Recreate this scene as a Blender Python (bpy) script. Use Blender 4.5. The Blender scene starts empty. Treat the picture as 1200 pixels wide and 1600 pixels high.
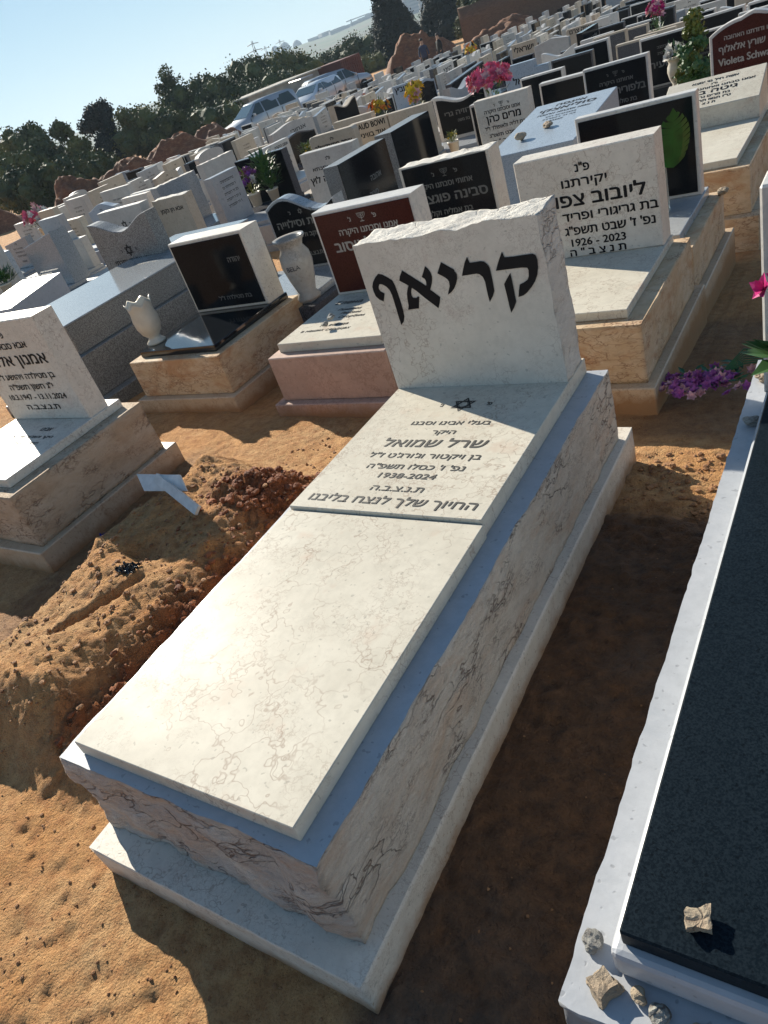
import bpy, bmesh, random
from math import *
from mathutils import Vector, Matrix, noise

random.seed(7)
SC = bpy.context.scene
COL = SC.collection

# ------------------------------------------------------------------ camera
RC = ((0.829336, 0.473851, -0.296085), (0.061382, -0.603963, -0.794645), (-0.555368, 0.640854, -0.529975))
CAM = Vector((1.579083, -0.445908, 1.615298))
cam_d = bpy.data.cameras.new('camera')
cam = bpy.data.objects.new('camera', cam_d)
COL.objects.link(cam)
ax, ay, az = Vector(RC[0]), -Vector(RC[1]), -Vector(RC[2])
M = Matrix((ax, ay, az)).transposed().to_4x4()
M.translation = CAM
cam.matrix_world = M
cam_d.sensor_fit = 'VERTICAL'
cam_d.sensor_height = 24.0
cam_d.lens = 24.0 * 1143.95 / 1600.0
cam_d.clip_start = 0.02
cam_d.clip_end = 9000
SC.camera = cam

# ------------------------------------------------------------------ sky, sun, exposure
SUN_EL, SUN_AZ = radians(27.5), atan2(-0.9, 0.435)      # azimuth measured from +Y towards +X
w = bpy.data.worlds.new('World')
SC.world = w
w.use_nodes = True
nt = w.node_tree
sky = nt.nodes.new('ShaderNodeTexSky')
sky.sky_type = 'NISHITA'
sky.sun_disc = False
sky.sun_elevation = SUN_EL
sky.sun_rotation = SUN_AZ
sky.air_density = 0.65
sky.dust_density = 0.0
sky.ozone_density = 1.2
bg = nt.nodes['Background']
bg.inputs['Strength'].default_value = 0.135
# a thin even veil over the clear sky: compresses the bright aureole beside the sun
sc_ = nt.nodes.new('ShaderNodeVectorMath'); sc_.operation = 'SCALE'; sc_.inputs['Scale'].default_value = 0.16
ad_ = nt.nodes.new('ShaderNodeVectorMath'); ad_.operation = 'ADD'; ad_.inputs[1].default_value = (1, 1, 1)
dv_ = nt.nodes.new('ShaderNodeVectorMath'); dv_.operation = 'DIVIDE'
ti_ = nt.nodes.new('ShaderNodeVectorMath'); ti_.operation = 'MULTIPLY'; ti_.inputs[1].default_value = (0.86, 0.99, 1.03)
nt.links.new(sky.outputs[0], sc_.inputs[0])
nt.links.new(sc_.outputs[0], ad_.inputs[0])
nt.links.new(sky.outputs[0], dv_.inputs[0])
nt.links.new(ad_.outputs[0], dv_.inputs[1])
nt.links.new(dv_.outputs[0], ti_.inputs[0])
nt.links.new(ti_.outputs[0], bg.inputs[0])
sun_d = bpy.data.lights.new('sun', 'SUN')
sun_d.energy = 5.0
sun_d.angle = radians(0.5)
sun_d.color = (1.0, 0.93, 0.80)
sun = bpy.data.objects.new('sun', sun_d)
COL.objects.link(sun)
to_sun = Vector((sin(SUN_AZ) * cos(SUN_EL), cos(SUN_AZ) * cos(SUN_EL), sin(SUN_EL)))
sun.rotation_euler = to_sun.to_track_quat('Z', 'Y').to_euler()
sun.location = to_sun * 30
SC.view_settings.view_transform = 'Standard'
SC.view_settings.look = 'None'
SC.view_settings.gamma = 1.0
SC.view_settings.exposure = 0.77
SC.render.film_transparent = False
SC.cycles.max_bounces = 8
SC.cycles.volume_bounces = 0


# ------------------------------------------------------------------ material helpers
class G:
    def __init__(s, name):
        s.m = bpy.data.materials.new(name)
        s.m.use_nodes = True
        s.t = s.m.node_tree
        s.b = s.t.nodes['Principled BSDF']

    def n(s, typ, props=None, **inp):
        nd = s.t.nodes.new(typ)
        for k, v in (props or {}).items():
            setattr(nd, k, v)
        for k, v in inp.items():
            s.set(nd.inputs[int(k[1:])] if k[0] == 'i' and k[1:].isdigit() else nd.inputs[k.replace('_', ' ')], v)
        return nd

    def set(s, sock, v):
        if isinstance(v, bpy.types.NodeSocket):
            s.t.links.new(v, sock)
        else:
            if sock.type == 'RGBA' and len(v) == 3:
                v = (*v, 1)
            sock.default_value = v

    def coords(s, rnd=True):
        tc = s.n('ShaderNodeTexCoord')
        if not rnd:
            return tc.outputs['Object']
        oi = s.n('ShaderNodeObjectInfo')
        mu = s.n('ShaderNodeMath', {'operation': 'MULTIPLY'}, i0=oi.outputs['Random'], i1=37.0)
        return s.n('ShaderNodeVectorMath', {'operation': 'ADD'}, i0=tc.outputs['Object'], i1=mu.outputs[0]).outputs[0]

    def noise(s, co, scale, detail=3, rough=0.5, dist=0.0, color=False):
        nd = s.n('ShaderNodeTexNoise', None, Vector=co, Scale=scale, Detail=detail, Roughness=rough, Distortion=dist)
        return nd.outputs['Color' if color else 'Fac']

    def ramp(s, fac, stops):
        nd = s.n('ShaderNodeValToRGB', None, Fac=fac)
        cr = nd.color_ramp
        while len(cr.elements) < len(stops):
            cr.elements.new(0.5)
        for e, (p, c) in zip(cr.elements, stops):
            e.position = p
            e.color = (c, c, c, 1) if isinstance(c, (int, float)) else (*c, 1)
        return nd.outputs['Color']

    def mix(s, f, a, b, mode='MIX'):
        nd = s.n('ShaderNodeMix', {'data_type': 'RGBA', 'blend_type': mode})
        s.set(nd.inputs[0], f)
        s.set(nd.inputs[6], a)
        s.set(nd.inputs[7], b)
        return nd.outputs[2]

    def math(s, op, a, b=0.0):
        return s.n('ShaderNodeMath', {'operation': op}, i0=a, i1=b).outputs[0]

    def bump(s, h, strength, dist=0.01, nrm=None):
        nd = s.n('ShaderNodeBump', None, Height=h, Strength=strength, Distance=dist)
        if nrm is not None:
            s.set(nd.inputs['Normal'], nrm)
        return nd.outputs[0]

    def warp(s, co, scale, amt):
        c = s.noise(co, scale, 3, 0.6, 0, True)
        c = s.n('ShaderNodeVectorMath', {'operation': 'SUBTRACT'}, i0=c, i1=(0.5, 0.5, 0.5)).outputs[0]
        c = s.n('ShaderNodeVectorMath', {'operation': 'SCALE'}, i0=c, Scale=amt).outputs[0]
        return s.n('ShaderNodeVectorMath', {'operation': 'ADD'}, i0=co, i1=c).outputs[0]

    def veins(s, co, scale, width, warp_s, warp_a, mask_s, lo=0.5, hi=0.62):
        v = s.n('ShaderNodeTexVoronoi', {'feature': 'DISTANCE_TO_EDGE'}, Vector=s.warp(co, warp_s, warp_a), Scale=scale).outputs['Distance']
        line = s.ramp(v, [(0.0, 1.0), (width, 0.0)])
        mask = s.ramp(s.noise(co, mask_s, 2), [(lo, 0.0), (hi, 1.0)])
        return s.math('MULTIPLY', line, mask)

    def out(s, color=None, rough=None, nrm=None, **kw):
        if color is not None:
            s.set(s.b.inputs['Base Color'], color)
        if rough is not None:
            s.set(s.b.inputs['Roughness'], rough)
        if nrm is not None:
            s.set(s.b.inputs['Normal'], nrm)
        for k, v in kw.items():
            s.set(s.b.inputs[k.replace('_', ' ')], v)
        return s.m


def stone(name, base, tone, vein=(0.3, 0.24, 0.2), vs=7.0, vw=0.03, va=0.6, rough=0.35, bump=0.25, pink=None, fine=90.0, spec=0.35, dirt=0.0):
    g = G(name)
    co = g.coords()
    c = g.mix(g.ramp(g.noise(co, 3.2, 5, 0.6), [(0.35, 0.0), (0.65, 1.0)]), base, tone)
    c = g.mix(g.ramp(g.noise(co, 28.0, 5, 0.65), [(0.42, 0.0), (0.72, 0.35)]), c, tuple(x * 0.72 for x in tone))
    if pink:
        c = g.mix(g.ramp(g.noise(co, 5.5, 4, 0.7), [(0.58, 0.0), (0.72, 0.55)]), c, pink)
    v1 = g.veins(co, vs, vw, 9.0, 0.30, 2.5, 0.44, 0.56)
    v2 = g.veins(co, vs * 3.1, vw * 2.0, 22.0, 0.14, 6.0, 0.46, 0.6)
    c = g.mix(g.math('MULTIPLY', v1, va), c, vein)
    c = g.mix(g.math('MULTIPLY', v2, va * 0.7), c, vein)
    # little pits and fossils
    pit = g.ramp(g.noise(co, 60.0, 1, 0.5), [(0.27, 1.0), (0.31, 0.0)])
    c = g.mix(g.math('MULTIPLY', pit, 0.5), c, tuple(x * 0.45 for x in base))
    if dirt:
        raw = g.coords(False)
        zz = g.n('ShaderNodeSeparateXYZ', None, Vector=raw).outputs['Z']
        zz = g.math('SUBTRACT', zz, g.math('MULTIPLY', g.noise(co, 13.0, 5, 0.7), dirt))
        dm = g.ramp(g.math('ADD', zz, 0.5), [(0.445, 1.0), (0.50, 0.0)])
        sp = g.ramp(g.noise(co, 90.0, 2, 0.5), [(0.66, 0.0), (0.70, 1.0)])
        dm = g.math('MAXIMUM', g.math('MULTIPLY', dm, 0.8), g.math('MULTIPLY', g.math('MULTIPLY', sp, 0.6), g.ramp(g.math('ADD', zz, 0.5), [(0.5, 1.0), (0.62, 0.0)])))
        c = g.mix(dm, c, (0.30, 0.155, 0.065))
    h = g.math('ADD', g.noise(co, fine, 4, 0.6), g.math('MULTIPLY', pit, -1.2))
    r = g.math('ADD', g.math('MULTIPLY', g.noise(co, 12.0, 3), 0.18), rough - 0.09)
    return g.out(c, r, g.bump(h, bump, 0.002), Specular_IOR_Level=spec)


def rockface(name, base, tone, dark, bump=0.9, rust=None):
    g = G(name)
    co = g.coords()
    st = g.n('ShaderNodeMapping', None, Vector=co, Scale=(1.0, 1.0, 2.2)).outputs[0]
    c = g.mix(g.ramp(g.noise(st, 5.0, 6, 0.65, 0.6), [(0.36, 0.0), (0.62, 1.0)]), base, tone)
    c = g.mix(g.ramp(g.noise(st, 17.0, 5, 0.7, 0.4), [(0.5, 0.0), (0.78, 0.6)]), c, tuple(x * 0.6 for x in tone))
    if rust:
        c = g.mix(g.ramp(g.noise(st, 3.4, 5, 0.75, 0.5), [(0.5, 0.0), (0.66, 0.8)]), c, rust)
    v1 = g.veins(st, 6.5, 0.045, 6.0, 0.45, 3.5, 0.46, 0.56)
    c = g.mix(g.math('MULTIPLY', v1, 0.75), c, dark)
    v2 = g.veins(st, 19.0, 0.08, 14.0, 0.22, 7.0, 0.5, 0.6)
    c = g.mix(g.math('MULTIPLY', v2, 0.6), c, dark)
    h = g.noise(st, 34.0, 8, 0.72, 0.4)
    h2 = g.noise(co, 160.0, 3, 0.6)
    h = g.math('ADD', h, g.math('MULTIPLY', h2, 0.25))
    h = g.math('ADD', h, g.math('MULTIPLY', v1, -0.5))
    return g.out(c, 0.82, g.bump(h, bump, 0.016))


def granite(name, a, b, rough=0.25, scale=160.0, bump=0.03):
    g = G(name)
    co = g.coords()
    f = g.noise(co, scale, 3, 0.7)
    c = g.mix(g.ramp(f, [(0.42, 0.0), (0.58, 1.0)]), a, b)
    c = g.mix(g.ramp(g.noise(co, scale * 0.55, 2, 0.5), [(0.62, 0.0), (0.68, 0.7)]), c, tuple(x * 0.35 for x in a))
    c = g.mix(g.ramp(g.noise(co, 2.5, 4, 0.6), [(0.35, 0.0), (0.7, 0.25)]), c, tuple(x * 0.75 for x in a))
    return g.out(c, rough, g.bump(f, bump, 0.001), Specular_IOR_Level=0.5 if a[0] > .05 else 0.09)


def plain(name, col, rough=0.6, var=0.25, scale=14.0, bump=0.0, **kw):
    g = G(name)
    co = g.coords()
    f = g.noise(co, scale, 5, 0.6)
    c = g.mix(g.ramp(f, [(0.35, 0.0), (0.7, 1.0)]), col, tuple(x * (1 - var) for x in col))
    return g.out(c, rough, g.bump(f, bump, 0.004) if bump else None, **kw)


MT = {}
MT['cream'] = stone('cream_limestone', (0.62, 0.575, 0.48), (0.55, 0.505, 0.415), vein=(0.27, 0.19, 0.14), vs=7.5, vw=0.03, va=0.6, rough=0.42, bump=0.05, pink=(0.52, 0.39, 0.30), spec=0.06)
MT['cream_hone'] = stone('honed_cream_limestone', (0.68, 0.625, 0.54), (0.60, 0.55, 0.47), vein=(0.26, 0.18, 0.13), vs=11.0, vw=0.03, va=0.6, rough=0.5, bump=0.3, pink=(0.52, 0.40, 0.34), dirt=0.10)
MT['cream_rough'] = rockface('split_cream_limestone', (0.80, 0.72, 0.61), (0.70, 0.60, 0.49), (0.20, 0.12, 0.08), 1.1, rust=(0.70, 0.52, 0.38))
MT['pink_rough'] = rockface('split_pink_limestone', (0.80, 0.72, 0.62), (0.62, 0.56, 0.51), (0.24, 0.14, 0.10), 1.2, rust=(0.70, 0.50, 0.36))
MT['tan_rough'] = rockface('split_tan_limestone', (0.56, 0.45, 0.33), (0.48, 0.35, 0.23), (0.18, 0.10, 0.06), 0.8)
MT['chip'] = rockface('chipped_white_limestone', (0.76, 0.72, 0.64), (0.68, 0.64, 0.57), (0.42, 0.36, 0.30), 1.0)
MT['travertine'] = rockface('travertine', (0.60, 0.47, 0.32), (0.52, 0.37, 0.22), (0.20, 0.09, 0.04), 0.35, rust=(0.42, 0.22, 0.10))
MT['traver_smooth'] = stone('beige_travertine', (0.55, 0.43, 0.30), (0.48, 0.35, 0.23), vein=(0.25, 0.13, 0.07), vs=6.0, va=0.6, rough=0.4, bump=0.3, dirt=0.12)
MT['pinkstone'] = stone('pink_limestone', (0.50, 0.34, 0.27), (0.42, 0.29, 0.23), vein=(0.22, 0.12, 0.09), vs=16.0, vw=0.07, va=0.5, rough=0.45, bump=0.3, dirt=0.12)
MT['white'] = stone('white_marble', (0.62, 0.59, 0.54), (0.54, 0.51, 0.47), vein=(0.36, 0.36, 0.36), vs=4.0, vw=0.05, va=0.5, rough=0.4, bump=0.15)
MT['bluegrey'] = stone('blue_grey_marble', (0.36, 0.37, 0.375), (0.29, 0.30, 0.315), vein=(0.22, 0.25, 0.3), vs=4.0, vw=0.08, va=0.4, rough=0.3, bump=0.15)
MT['beige'] = stone('beige_limestone', (0.52, 0.44, 0.34), (0.44, 0.37, 0.28), vein=(0.28, 0.2, 0.14), vs=9.0, vw=0.03, va=0.4, rough=0.5, bump=0.3)
MT['greyw'] = stone('pale_grey_limestone', (0.50, 0.48, 0.44), (0.41, 0.39, 0.36), vein=(0.3, 0.27, 0.24), vs=9.0, vw=0.03, va=0.4, rough=0.5, bump=0.3)
MT['granite'] = granite('grey_granite', (0.11, 0.108, 0.102), (0.30, 0.295, 0.28), 0.35, 130.0)
MT['granite_pol'] = granite('polished_pale_granite', (0.24, 0.255, 0.265), (0.35, 0.365, 0.375), 0.14, 130.0)
MT['granite_blue'] = granite('blue_granite', (0.26, 0.31, 0.36), (0.40, 0.45, 0.50), 0.32, 120.0)
MT['granite_dk'] = granite('dark_granite', (0.05, 0.05, 0.055), (0.14, 0.14, 0.15), 0.2, 150.0)
MT['black'] = granite('black_granite', (0.006, 0.007, 0.009), (0.014, 0.016, 0.018), 0.09, 220.0, 0.0)
MT['black_hone'] = granite('satin_black_granite', (0.004, 0.008, 0.012), (0.012, 0.019, 0.025), 0.36, 260.0, 0.06)
MT['marble_lt'] = stone('pale_blue_grey_marble', (0.44, 0.45, 0.47), (0.39, 0.405, 0.425), vein=(0.36, 0.38, 0.41), vs=4.0, vw=0.06, va=0.4, rough=0.35, bump=0.2)
MT['stain'] = plain('dried_splash_stain', (.016, .023, .027), .5, .3)
MT['black_gloss'] = granite('mirror_black_granite', (0.006, 0.007, 0.009), (0.014, 0.016, 0.018), 0.06, 220.0, 0.0)
MT['black_gloss'].node_tree.nodes['Principled BSDF'].inputs['Specular IOR Level'].default_value = 0.8
MT['red'] = granite('red_granite', (0.05, 0.014, 0.011), (0.085, 0.024, 0.018), 0.18, 160.0, 0.0)
MT['ink'] = plain('black_lettering', (0.008, 0.008, 0.010), 0.6, 0.3, Specular_IOR_Level=0.2)
MT['ink_soft'] = plain('grey_black_lettering', (0.035, 0.033, 0.030), 0.7, 0.4, 60.0)
MT['pale_ink'] = plain('pale_lettering', (0.36, 0.34, 0.30), 0.7, 0.2)
MT['dim_ink'] = plain('faint_grey_lettering', (0.13, 0.13, 0.12), 0.6, 0.2)
MT['leaf'] = plain('green_leaf', (0.05, 0.13, 0.03), 0.5, 0.5, 8.0)
MT['leaf_dk'] = plain('dark_glossy_leaf', (0.012, 0.10, 0.018), 0.28, 0.5, 14.0)
MT['leaf_yl'] = plain('yellow_green_leaf', (0.16, 0.19, 0.03), 0.5, 0.5, 8.0)
for nme, cc in dict(pink=(0.75, 0.13, 0.25), palepink=(0.75, 0.42, 0.45), magenta=(0.62, 0.01, 0.20), purple=(0.22, 0.05, 0.30), violet=(0.36, 0.09, 0.34), white=(0.75, 0.72, 0.66), yellow=(0.75, 0.52, 0.03), orange=(0.75, 0.24, 0.03), red=(0.5, 0.03, 0.03)).items():
    MT['f_' + nme] = plain(nme + '_petals', cc, 0.6, 0.45, 9.0)
MT['clay'] = plain('pale_ceramic', (0.58, 0.54, 0.45), 0.35, 0.15)
MT['marble_vase'] = stone('veined_grey_marble', (0.42, 0.40, 0.36), (0.30, 0.28, 0.25), vein=(0.12, 0.1, 0.09), vs=30.0, vw=0.1, va=0.7, rough=0.3, bump=0.2)
MT['pebble'] = rockface('pebble_stone', (0.45, 0.37, 0.26), (0.35, 0.26, 0.18), (0.15, 0.09, 0.06), 0.8)
MT['pebble_g'] = rockface('grey_pebble_stone', (0.42, 0.41, 0.36), (0.25, 0.24, 0.22), (0.09, 0.07, 0.06), 0.8)
MT['tin'] = plain('white_tin', (0.62, 0.62, 0.60), 0.5, 0.25, 20.0)


# ------------------------------------------------------------------ object helpers
def tag(o, label=None, cat=None, group=None, kind=None):
    if label: o['label'] = label
    if cat: o['category'] = cat
    if group: o['group'] = group
    if kind: o['kind'] = kind
    return o


def empty(name, loc, rz=0.0, label=None, cat=None, group=None):
    o = bpy.data.objects.new(name, None)
    o.empty_display_size = 0.1
    COL.objects.link(o)
    o.location = loc
    o.rotation_euler = (0, 0, rz)
    return tag(o, label, cat, group)


def obj(name, bm, mats, parent=None, smooth=False):
    me = bpy.data.meshes.new(name)
    bm.normal_update()
    bm.to_mesh(me)
    bm.free()
    for m in (mats if isinstance(mats, (list, tuple)) else [mats]):
        me.materials.append(MT[m] if isinstance(m, str) else m)
    if smooth:
        me.polygons.foreach_set('use_smooth', [True] * len(me.polygons))
    o = bpy.data.objects.new(name, me)
    COL.objects.link(o)
    if parent is not None:
        o.parent = parent
    return o


def dup(o, parent=None, loc=None, rz=None):
    c = o.copy()
    COL.objects.link(c)
    if parent is not None:
        c.parent = parent
    if loc is not None:
        c.location = loc
    if rz is not None:
        c.rotation_euler = (0, 0, rz)
    for ch in KIDS.get(o.name, []):
        dup(ch, c)
    return c


KIDS = {}


def note_kids():
    KIDS.clear()
    for o in bpy.data.objects:
        if o.parent:
            KIDS.setdefault(o.parent.name, []).append(o)


def box(x0, x1, y0, y1, z0, z1, bev=0.004, bm=None, mi=0, seg=1):
    b = bmesh.new()
    v = [b.verts.new((x, y, z)) for z in (z0, z1) for y in (y0, y1) for x in (x0, x1)]
    for f in ((0, 2, 3, 1), (4, 5, 7, 6), (0, 1, 5, 4), (2, 6, 7, 3), (0, 4, 6, 2), (1, 3, 7, 5)):
        b.faces.new([v[i] for i in f]).material_index = mi
    if bev:
        bmesh.ops.bevel(b, geom=b.edges[:], offset=bev, segments=seg, affect='EDGES', profile=0.6)
        for f in b.faces: f.material_index = mi
    return merge(bm, b)


def merge(bm, b):
    if bm is None:
        return b
    me = bpy.data.meshes.new('tmp')
    b.to_mesh(me)
    b.free()
    bm.from_mesh(me)
    bpy.data.meshes.remove(me)
    return bm


def gridbox(x0, x1, y0, y1, z0, z1, res, rough, amp, freq=9.0, seed=0.0, slope=None, fade=(), mats=None):
    """closed box on a lattice; rough = set of faces ('+x','-y',...) whose vertices are pushed by noise"""
    bm = bmesh.new()
    nx, ny, nz = [max(1, int(round((b - a) / res))) for a, b in ((x0, x1), (y0, y1), (z0, z1))]
    vs = {}
    N = dict(zip(('+x', '-x', '+y', '-y', '+z', '-z'), (Vector((1, 0, 0)), Vector((-1, 0, 0)), Vector((0, 1, 0)), Vector((0, -1, 0)), Vector((0, 0, 1)), Vector((0, 0, -1)))))

    def V(i, j, k):
        if (i, j, k) in vs:
            return vs[(i, j, k)]
        p = Vector((x0 + (x1 - x0) * i / nx, y0 + (y1 - y0) * j / ny, z0 + (z1 - z0) * k / nz))
        on = [('+x', i == nx), ('-x', i == 0), ('+y', j == ny), ('-y', j == 0), ('+z', k == nz), ('-z', k == 0)]
        d = Vector()
        for f, t in on:
            if t and f in rough:
                q = p * freq + N[f] * 7.3 + Vector((seed, seed * 1.7, 0))
                a = noise.fractal(q, 0.9, 2.1, 5) * 0.6 + (abs(noise.noise(q * 0.55)) * 1.5 - 0.5)
                a2 = noise.noise(q * 4.1) * 0.22
                am = amp[f] if isinstance(amp, dict) else amp
                if f in fade: am *= 0.25 + 0.75 * min(1.0, (1 - k / nz) * 6); a += 0.35
                d += N[f] * (a + a2) * am
                if slope and f in slope:
                    t2 = 1 - k / nz
                    d += N[f] * slope[f] * sin(pi * min(1, t2 * 0.75 + 0.0))
        vs[(i, j, k)] = bm.verts.new(p + d)
        return vs[(i, j, k)]

    def quad(a, b, c, d, f):
        fc = bm.faces.new((V(*a), V(*b), V(*c), V(*d)))
        if mats: fc.material_index = mats.get(f, 0)
        fc.smooth = f in rough
    for i in range(nx):
        for j in range(ny):
            quad((i, j, 0), (i, j + 1, 0), (i + 1, j + 1, 0), (i + 1, j, 0), '-z')
            quad((i, j, nz), (i + 1, j, nz), (i + 1, j + 1, nz), (i, j + 1, nz), '+z')
    for i in range(nx):
        for k in range(nz):
            quad((i, 0, k), (i + 1, 0, k), (i + 1, 0, k + 1), (i, 0, k + 1), '-y')
            quad((i, ny, k), (i, ny, k + 1), (i + 1, ny, k + 1), (i + 1, ny, k), '+y')
    for j in range(ny):
        for k in range(nz):
            quad((0, j, k), (0, j, k + 1), (0, j + 1, k + 1), (0, j + 1, k), '-x')
            quad((nx, j, k), (nx, j + 1, k), (nx, j + 1, k + 1), (nx, j, k + 1), '+x')
    return bm


def prism(pts, y0, y1, bev=0.004, bm=None):
    """outline in XZ (counter-clockwise seen from -Y) extruded from y0 (front) to y1"""
    b = bmesh.new()
    f = [b.verts.new((x, y0, z)) for x, z in pts]
    k = [b.verts.new((x, y1, z)) for x, z in pts]
    n = len(pts)
    b.faces.new(f)
    b.faces.new(k[::-1])
    for i in range(n):
        b.faces.new((f[i], k[i], k[(i + 1) % n], f[(i + 1) % n]))
    bmesh.ops.recalc_face_normals(b, faces=b.faces[:])
    if bev:
        ed = [e for e in b.edges if any(len(x.verts) > 4 or abs(x.normal.y) > 0.9 for x in e.link_faces)]
        bmesh.ops.bevel(b, geom=ed, offset=bev, segments=1, affect='EDGES')
    return merge(bm, b)


def lathe(prof, seg=24, bm=None, scallop=None):
    b = bmesh.new()
    rings = []
    for r, z in prof:
        ring = []
        for i in range(seg):
            a = 2 * pi * i / seg
            zz = z
            if scallop and z >= scallop[0]:
                zz += scallop[1] * (abs(((i * scallop[2] / seg) % 1) * 2 - 1) - 0.5)
            ring.append(b.verts.new((r * cos(a), r * sin(a), zz)))
        rings.append(ring)
    for a, c in zip(rings, rings[1:]):
        for i in range(seg):
            b.faces.new((a[i], a[(i + 1) % seg], c[(i + 1) % seg], c[i]))
    b.faces.new(rings[0][::-1])
    if prof[-1][0] > 1e-4:
        b.faces.new(rings[-1])
    for f in b.faces: f.smooth = True
    return merge(bm, b)


def tube(pts, r0, r1=None, seg=6, bm=None):
    r1 = r0 if r1 is None else r1
    b = bmesh.new()
    rings = []
    n = len(pts)
    for i, p in enumerate(pts):
        p = Vector(p)
        d = (Vector(pts[min(i + 1, n - 1)]) - Vector(pts[max(i - 1, 0)])).normalized()
        q = d.to_track_quat('Z', 'Y')
        r = r0 + (r1 - r0) * i / max(1, n - 1)
        rings.append([b.verts.new(p + q @ Vector((r * cos(2 * pi * k / seg), r * sin(2 * pi * k / seg), 0))) for k in range(seg)])
    for a, c in zip(rings, rings[1:]):
        for k in range(seg):
            b.faces.new((a[k], a[(k + 1) % seg], c[(k + 1) % seg], c[k]))
    b.faces.new(rings[0][::-1])
    b.faces.new(rings[-1])
    for f in b.faces: f.smooth = len(f.verts) == 4
    return merge(bm, b)


def poly(pts3, bm=None):
    b = bm or bmesh.new()
    f = b.faces.new([b.verts.new(p) for p in pts3])
    return b


# ------------------------------------------------------------------ lettering
def heb(s):
    """reverse the letters for right-to-left setting, leaving numbers and Latin or Cyrillic words in order"""
    if not any('\u0590' <= c <= '\u05ff' for c in s):
        return s
    out, run = [], ''
    for c in s[::-1]:
        if c.isdigit() or (c in '.-' and run and run[-1].isdigit()):
            run += c
        else:
            out.append(run[::-1])
            run = ''
            out.append(c)
    out.append(run[::-1])
    return ''.join(out)


GLYPHS = {}


def text_mesh(s, size, bold):
    """flat letters; every outline is filled on its own so that overlapping strokes stay solid"""
    from mathutils.geometry import tessellate_polygon
    c = bpy.data.curves.new('t', 'FONT')
    c.body = heb(s)
    c.size = size
    c.align_x = 'CENTER'
    c.resolution_u = 3
    c.fill_mode = 'NONE'
    o = bpy.data.objects.new('t', c)
    me = bpy.data.meshes.new_from_object(o)
    bpy.data.objects.remove(o)
    bpy.data.curves.remove(c)
    nb = {}
    for e in me.edges:
        a, b = e.vertices
        nb.setdefault(a, []).append(b)
        nb.setdefault(b, []).append(a)
    P = [v.co.copy() for v in me.vertices]
    seen, loops = set(), []
    for st in range(len(P)):
        if st in seen or st not in nb: continue
        lp, cur, prev = [st], st, None
        seen.add(st)
        while True:
            nx_ = [q for q in nb[cur] if q != prev and q not in seen]
            if not nx_: break
            prev, cur = cur, nx_[0]
            seen.add(cur)
            lp.append(cur)
        if len(lp) > 2: loops.append([P[q] for q in lp])
    bpy.data.meshes.remove(me)
    # edge order is the order of the outline, so keep its winding
    area = lambda L: sum(L[k - 1].x * L[k].y - L[k].x * L[k - 1].y for k in range(len(L))) / 2

    def inside(p, L):
        r_ = False
        for k in range(len(L)):
            a, b = L[k - 1], L[k]
            if (a.y > p.y) != (b.y > p.y) and p.x < (b.x - a.x) * (p.y - a.y) / (b.y - a.y) + a.x: r_ = not r_
        return r_
    out = bmesh.new()
    A = [abs(area(L)) for L in loops]
    holes = {}
    for k, L in enumerate(loops):
        # a hole lies completely inside one larger outline
        for q, M_ in enumerate(loops):
            if q != k and A[q] > A[k] and all(inside(p, M_) for p in L):
                holes.setdefault(q, []).append(k)
                break
    hs_ = {h for v in holes.values() for h in v}
    for k, L in enumerate(loops):
        if k in hs_: continue
        group = [L] + [loops[h] for h in holes.get(k, [])]
        flat = [p for g_ in group for p in g_]
        vv = [out.verts.new(p) for p in flat]
        for tr in tessellate_polygon(group):
            a, b, d = [flat[q] for q in tr]
            cr_ = (b.x - a.x) * (d.y - a.y) - (b.y - a.y) * (d.x - a.x)
            if abs(cr_) < 1e-12: continue
            try: out.faces.new([vv[q] for q in (tr if cr_ > 0 else tr[::-1])])
            except ValueError: pass
    m2 = bpy.data.meshes.new('t')
    out.to_mesh(m2)
    out.free()
    return m2


def lettering(lines, plane, bold=0.035, shear=0.0, bm=None):
    """lines: (text, x, v, size[, width]); plane maps (u, v, lift) to 3-D"""
    b = bm or bmesh.new()
    lift = 0
    for ln in lines:
        s, x, v, size = ln[:4]
        if s in ('*star', '*menorah', '*dash'):
            emblem(b, s, x, v, size, plane)
            continue
        me = text_mesh(s, size, bold)
        if not me.vertices:
            continue
        xs = [q.co.x for q in me.vertices]
        cx, wd = (min(xs) + max(xs)) / 2, max(xs) - min(xs)
        sx = ln[4] / wd if len(ln) > 4 and wd > 0 else 1.0
        for k, (dx, dy) in enumerate(((0, 0), (bold, 0), (-bold, 0), (0, bold * 0.7), (0, -bold * 0.7))):
            vv = [b.verts.new(plane(x + (q.co.x - cx) * sx + (q.co.y) * shear + dx * size, v + q.co.y + dy * size, 0.0002 * k)) for q in me.vertices]
            for p in me.polygons:
                try:
                    b.faces.new([vv[i] for i in p.vertices])
                except ValueError:
                    pass
        bpy.data.meshes.remove(me)
    return b


def stroke(b, plane, pts, wd, lift=0.0):
    for (x0, z0), (x1, z1) in zip(pts, pts[1:]):
        d = Vector((x1 - x0, z1 - z0))
        if d.length == 0: continue
        d.normalize()
        n = Vector((-d.y, d.x)) * wd / 2
        e = d * wd * 0.4
        b.faces.new([b.verts.new(plane(px, pz, lift)) for px, pz in ((x0 - n.x - e.x, z0 - n.y - e.y), (x1 - n.x + e.x, z1 - n.y + e.y), (x1 + n.x + e.x, z1 + n.y + e.y), (x0 + n.x - e.x, z0 + n.y - e.y))])
        lift += 0.0001


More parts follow.
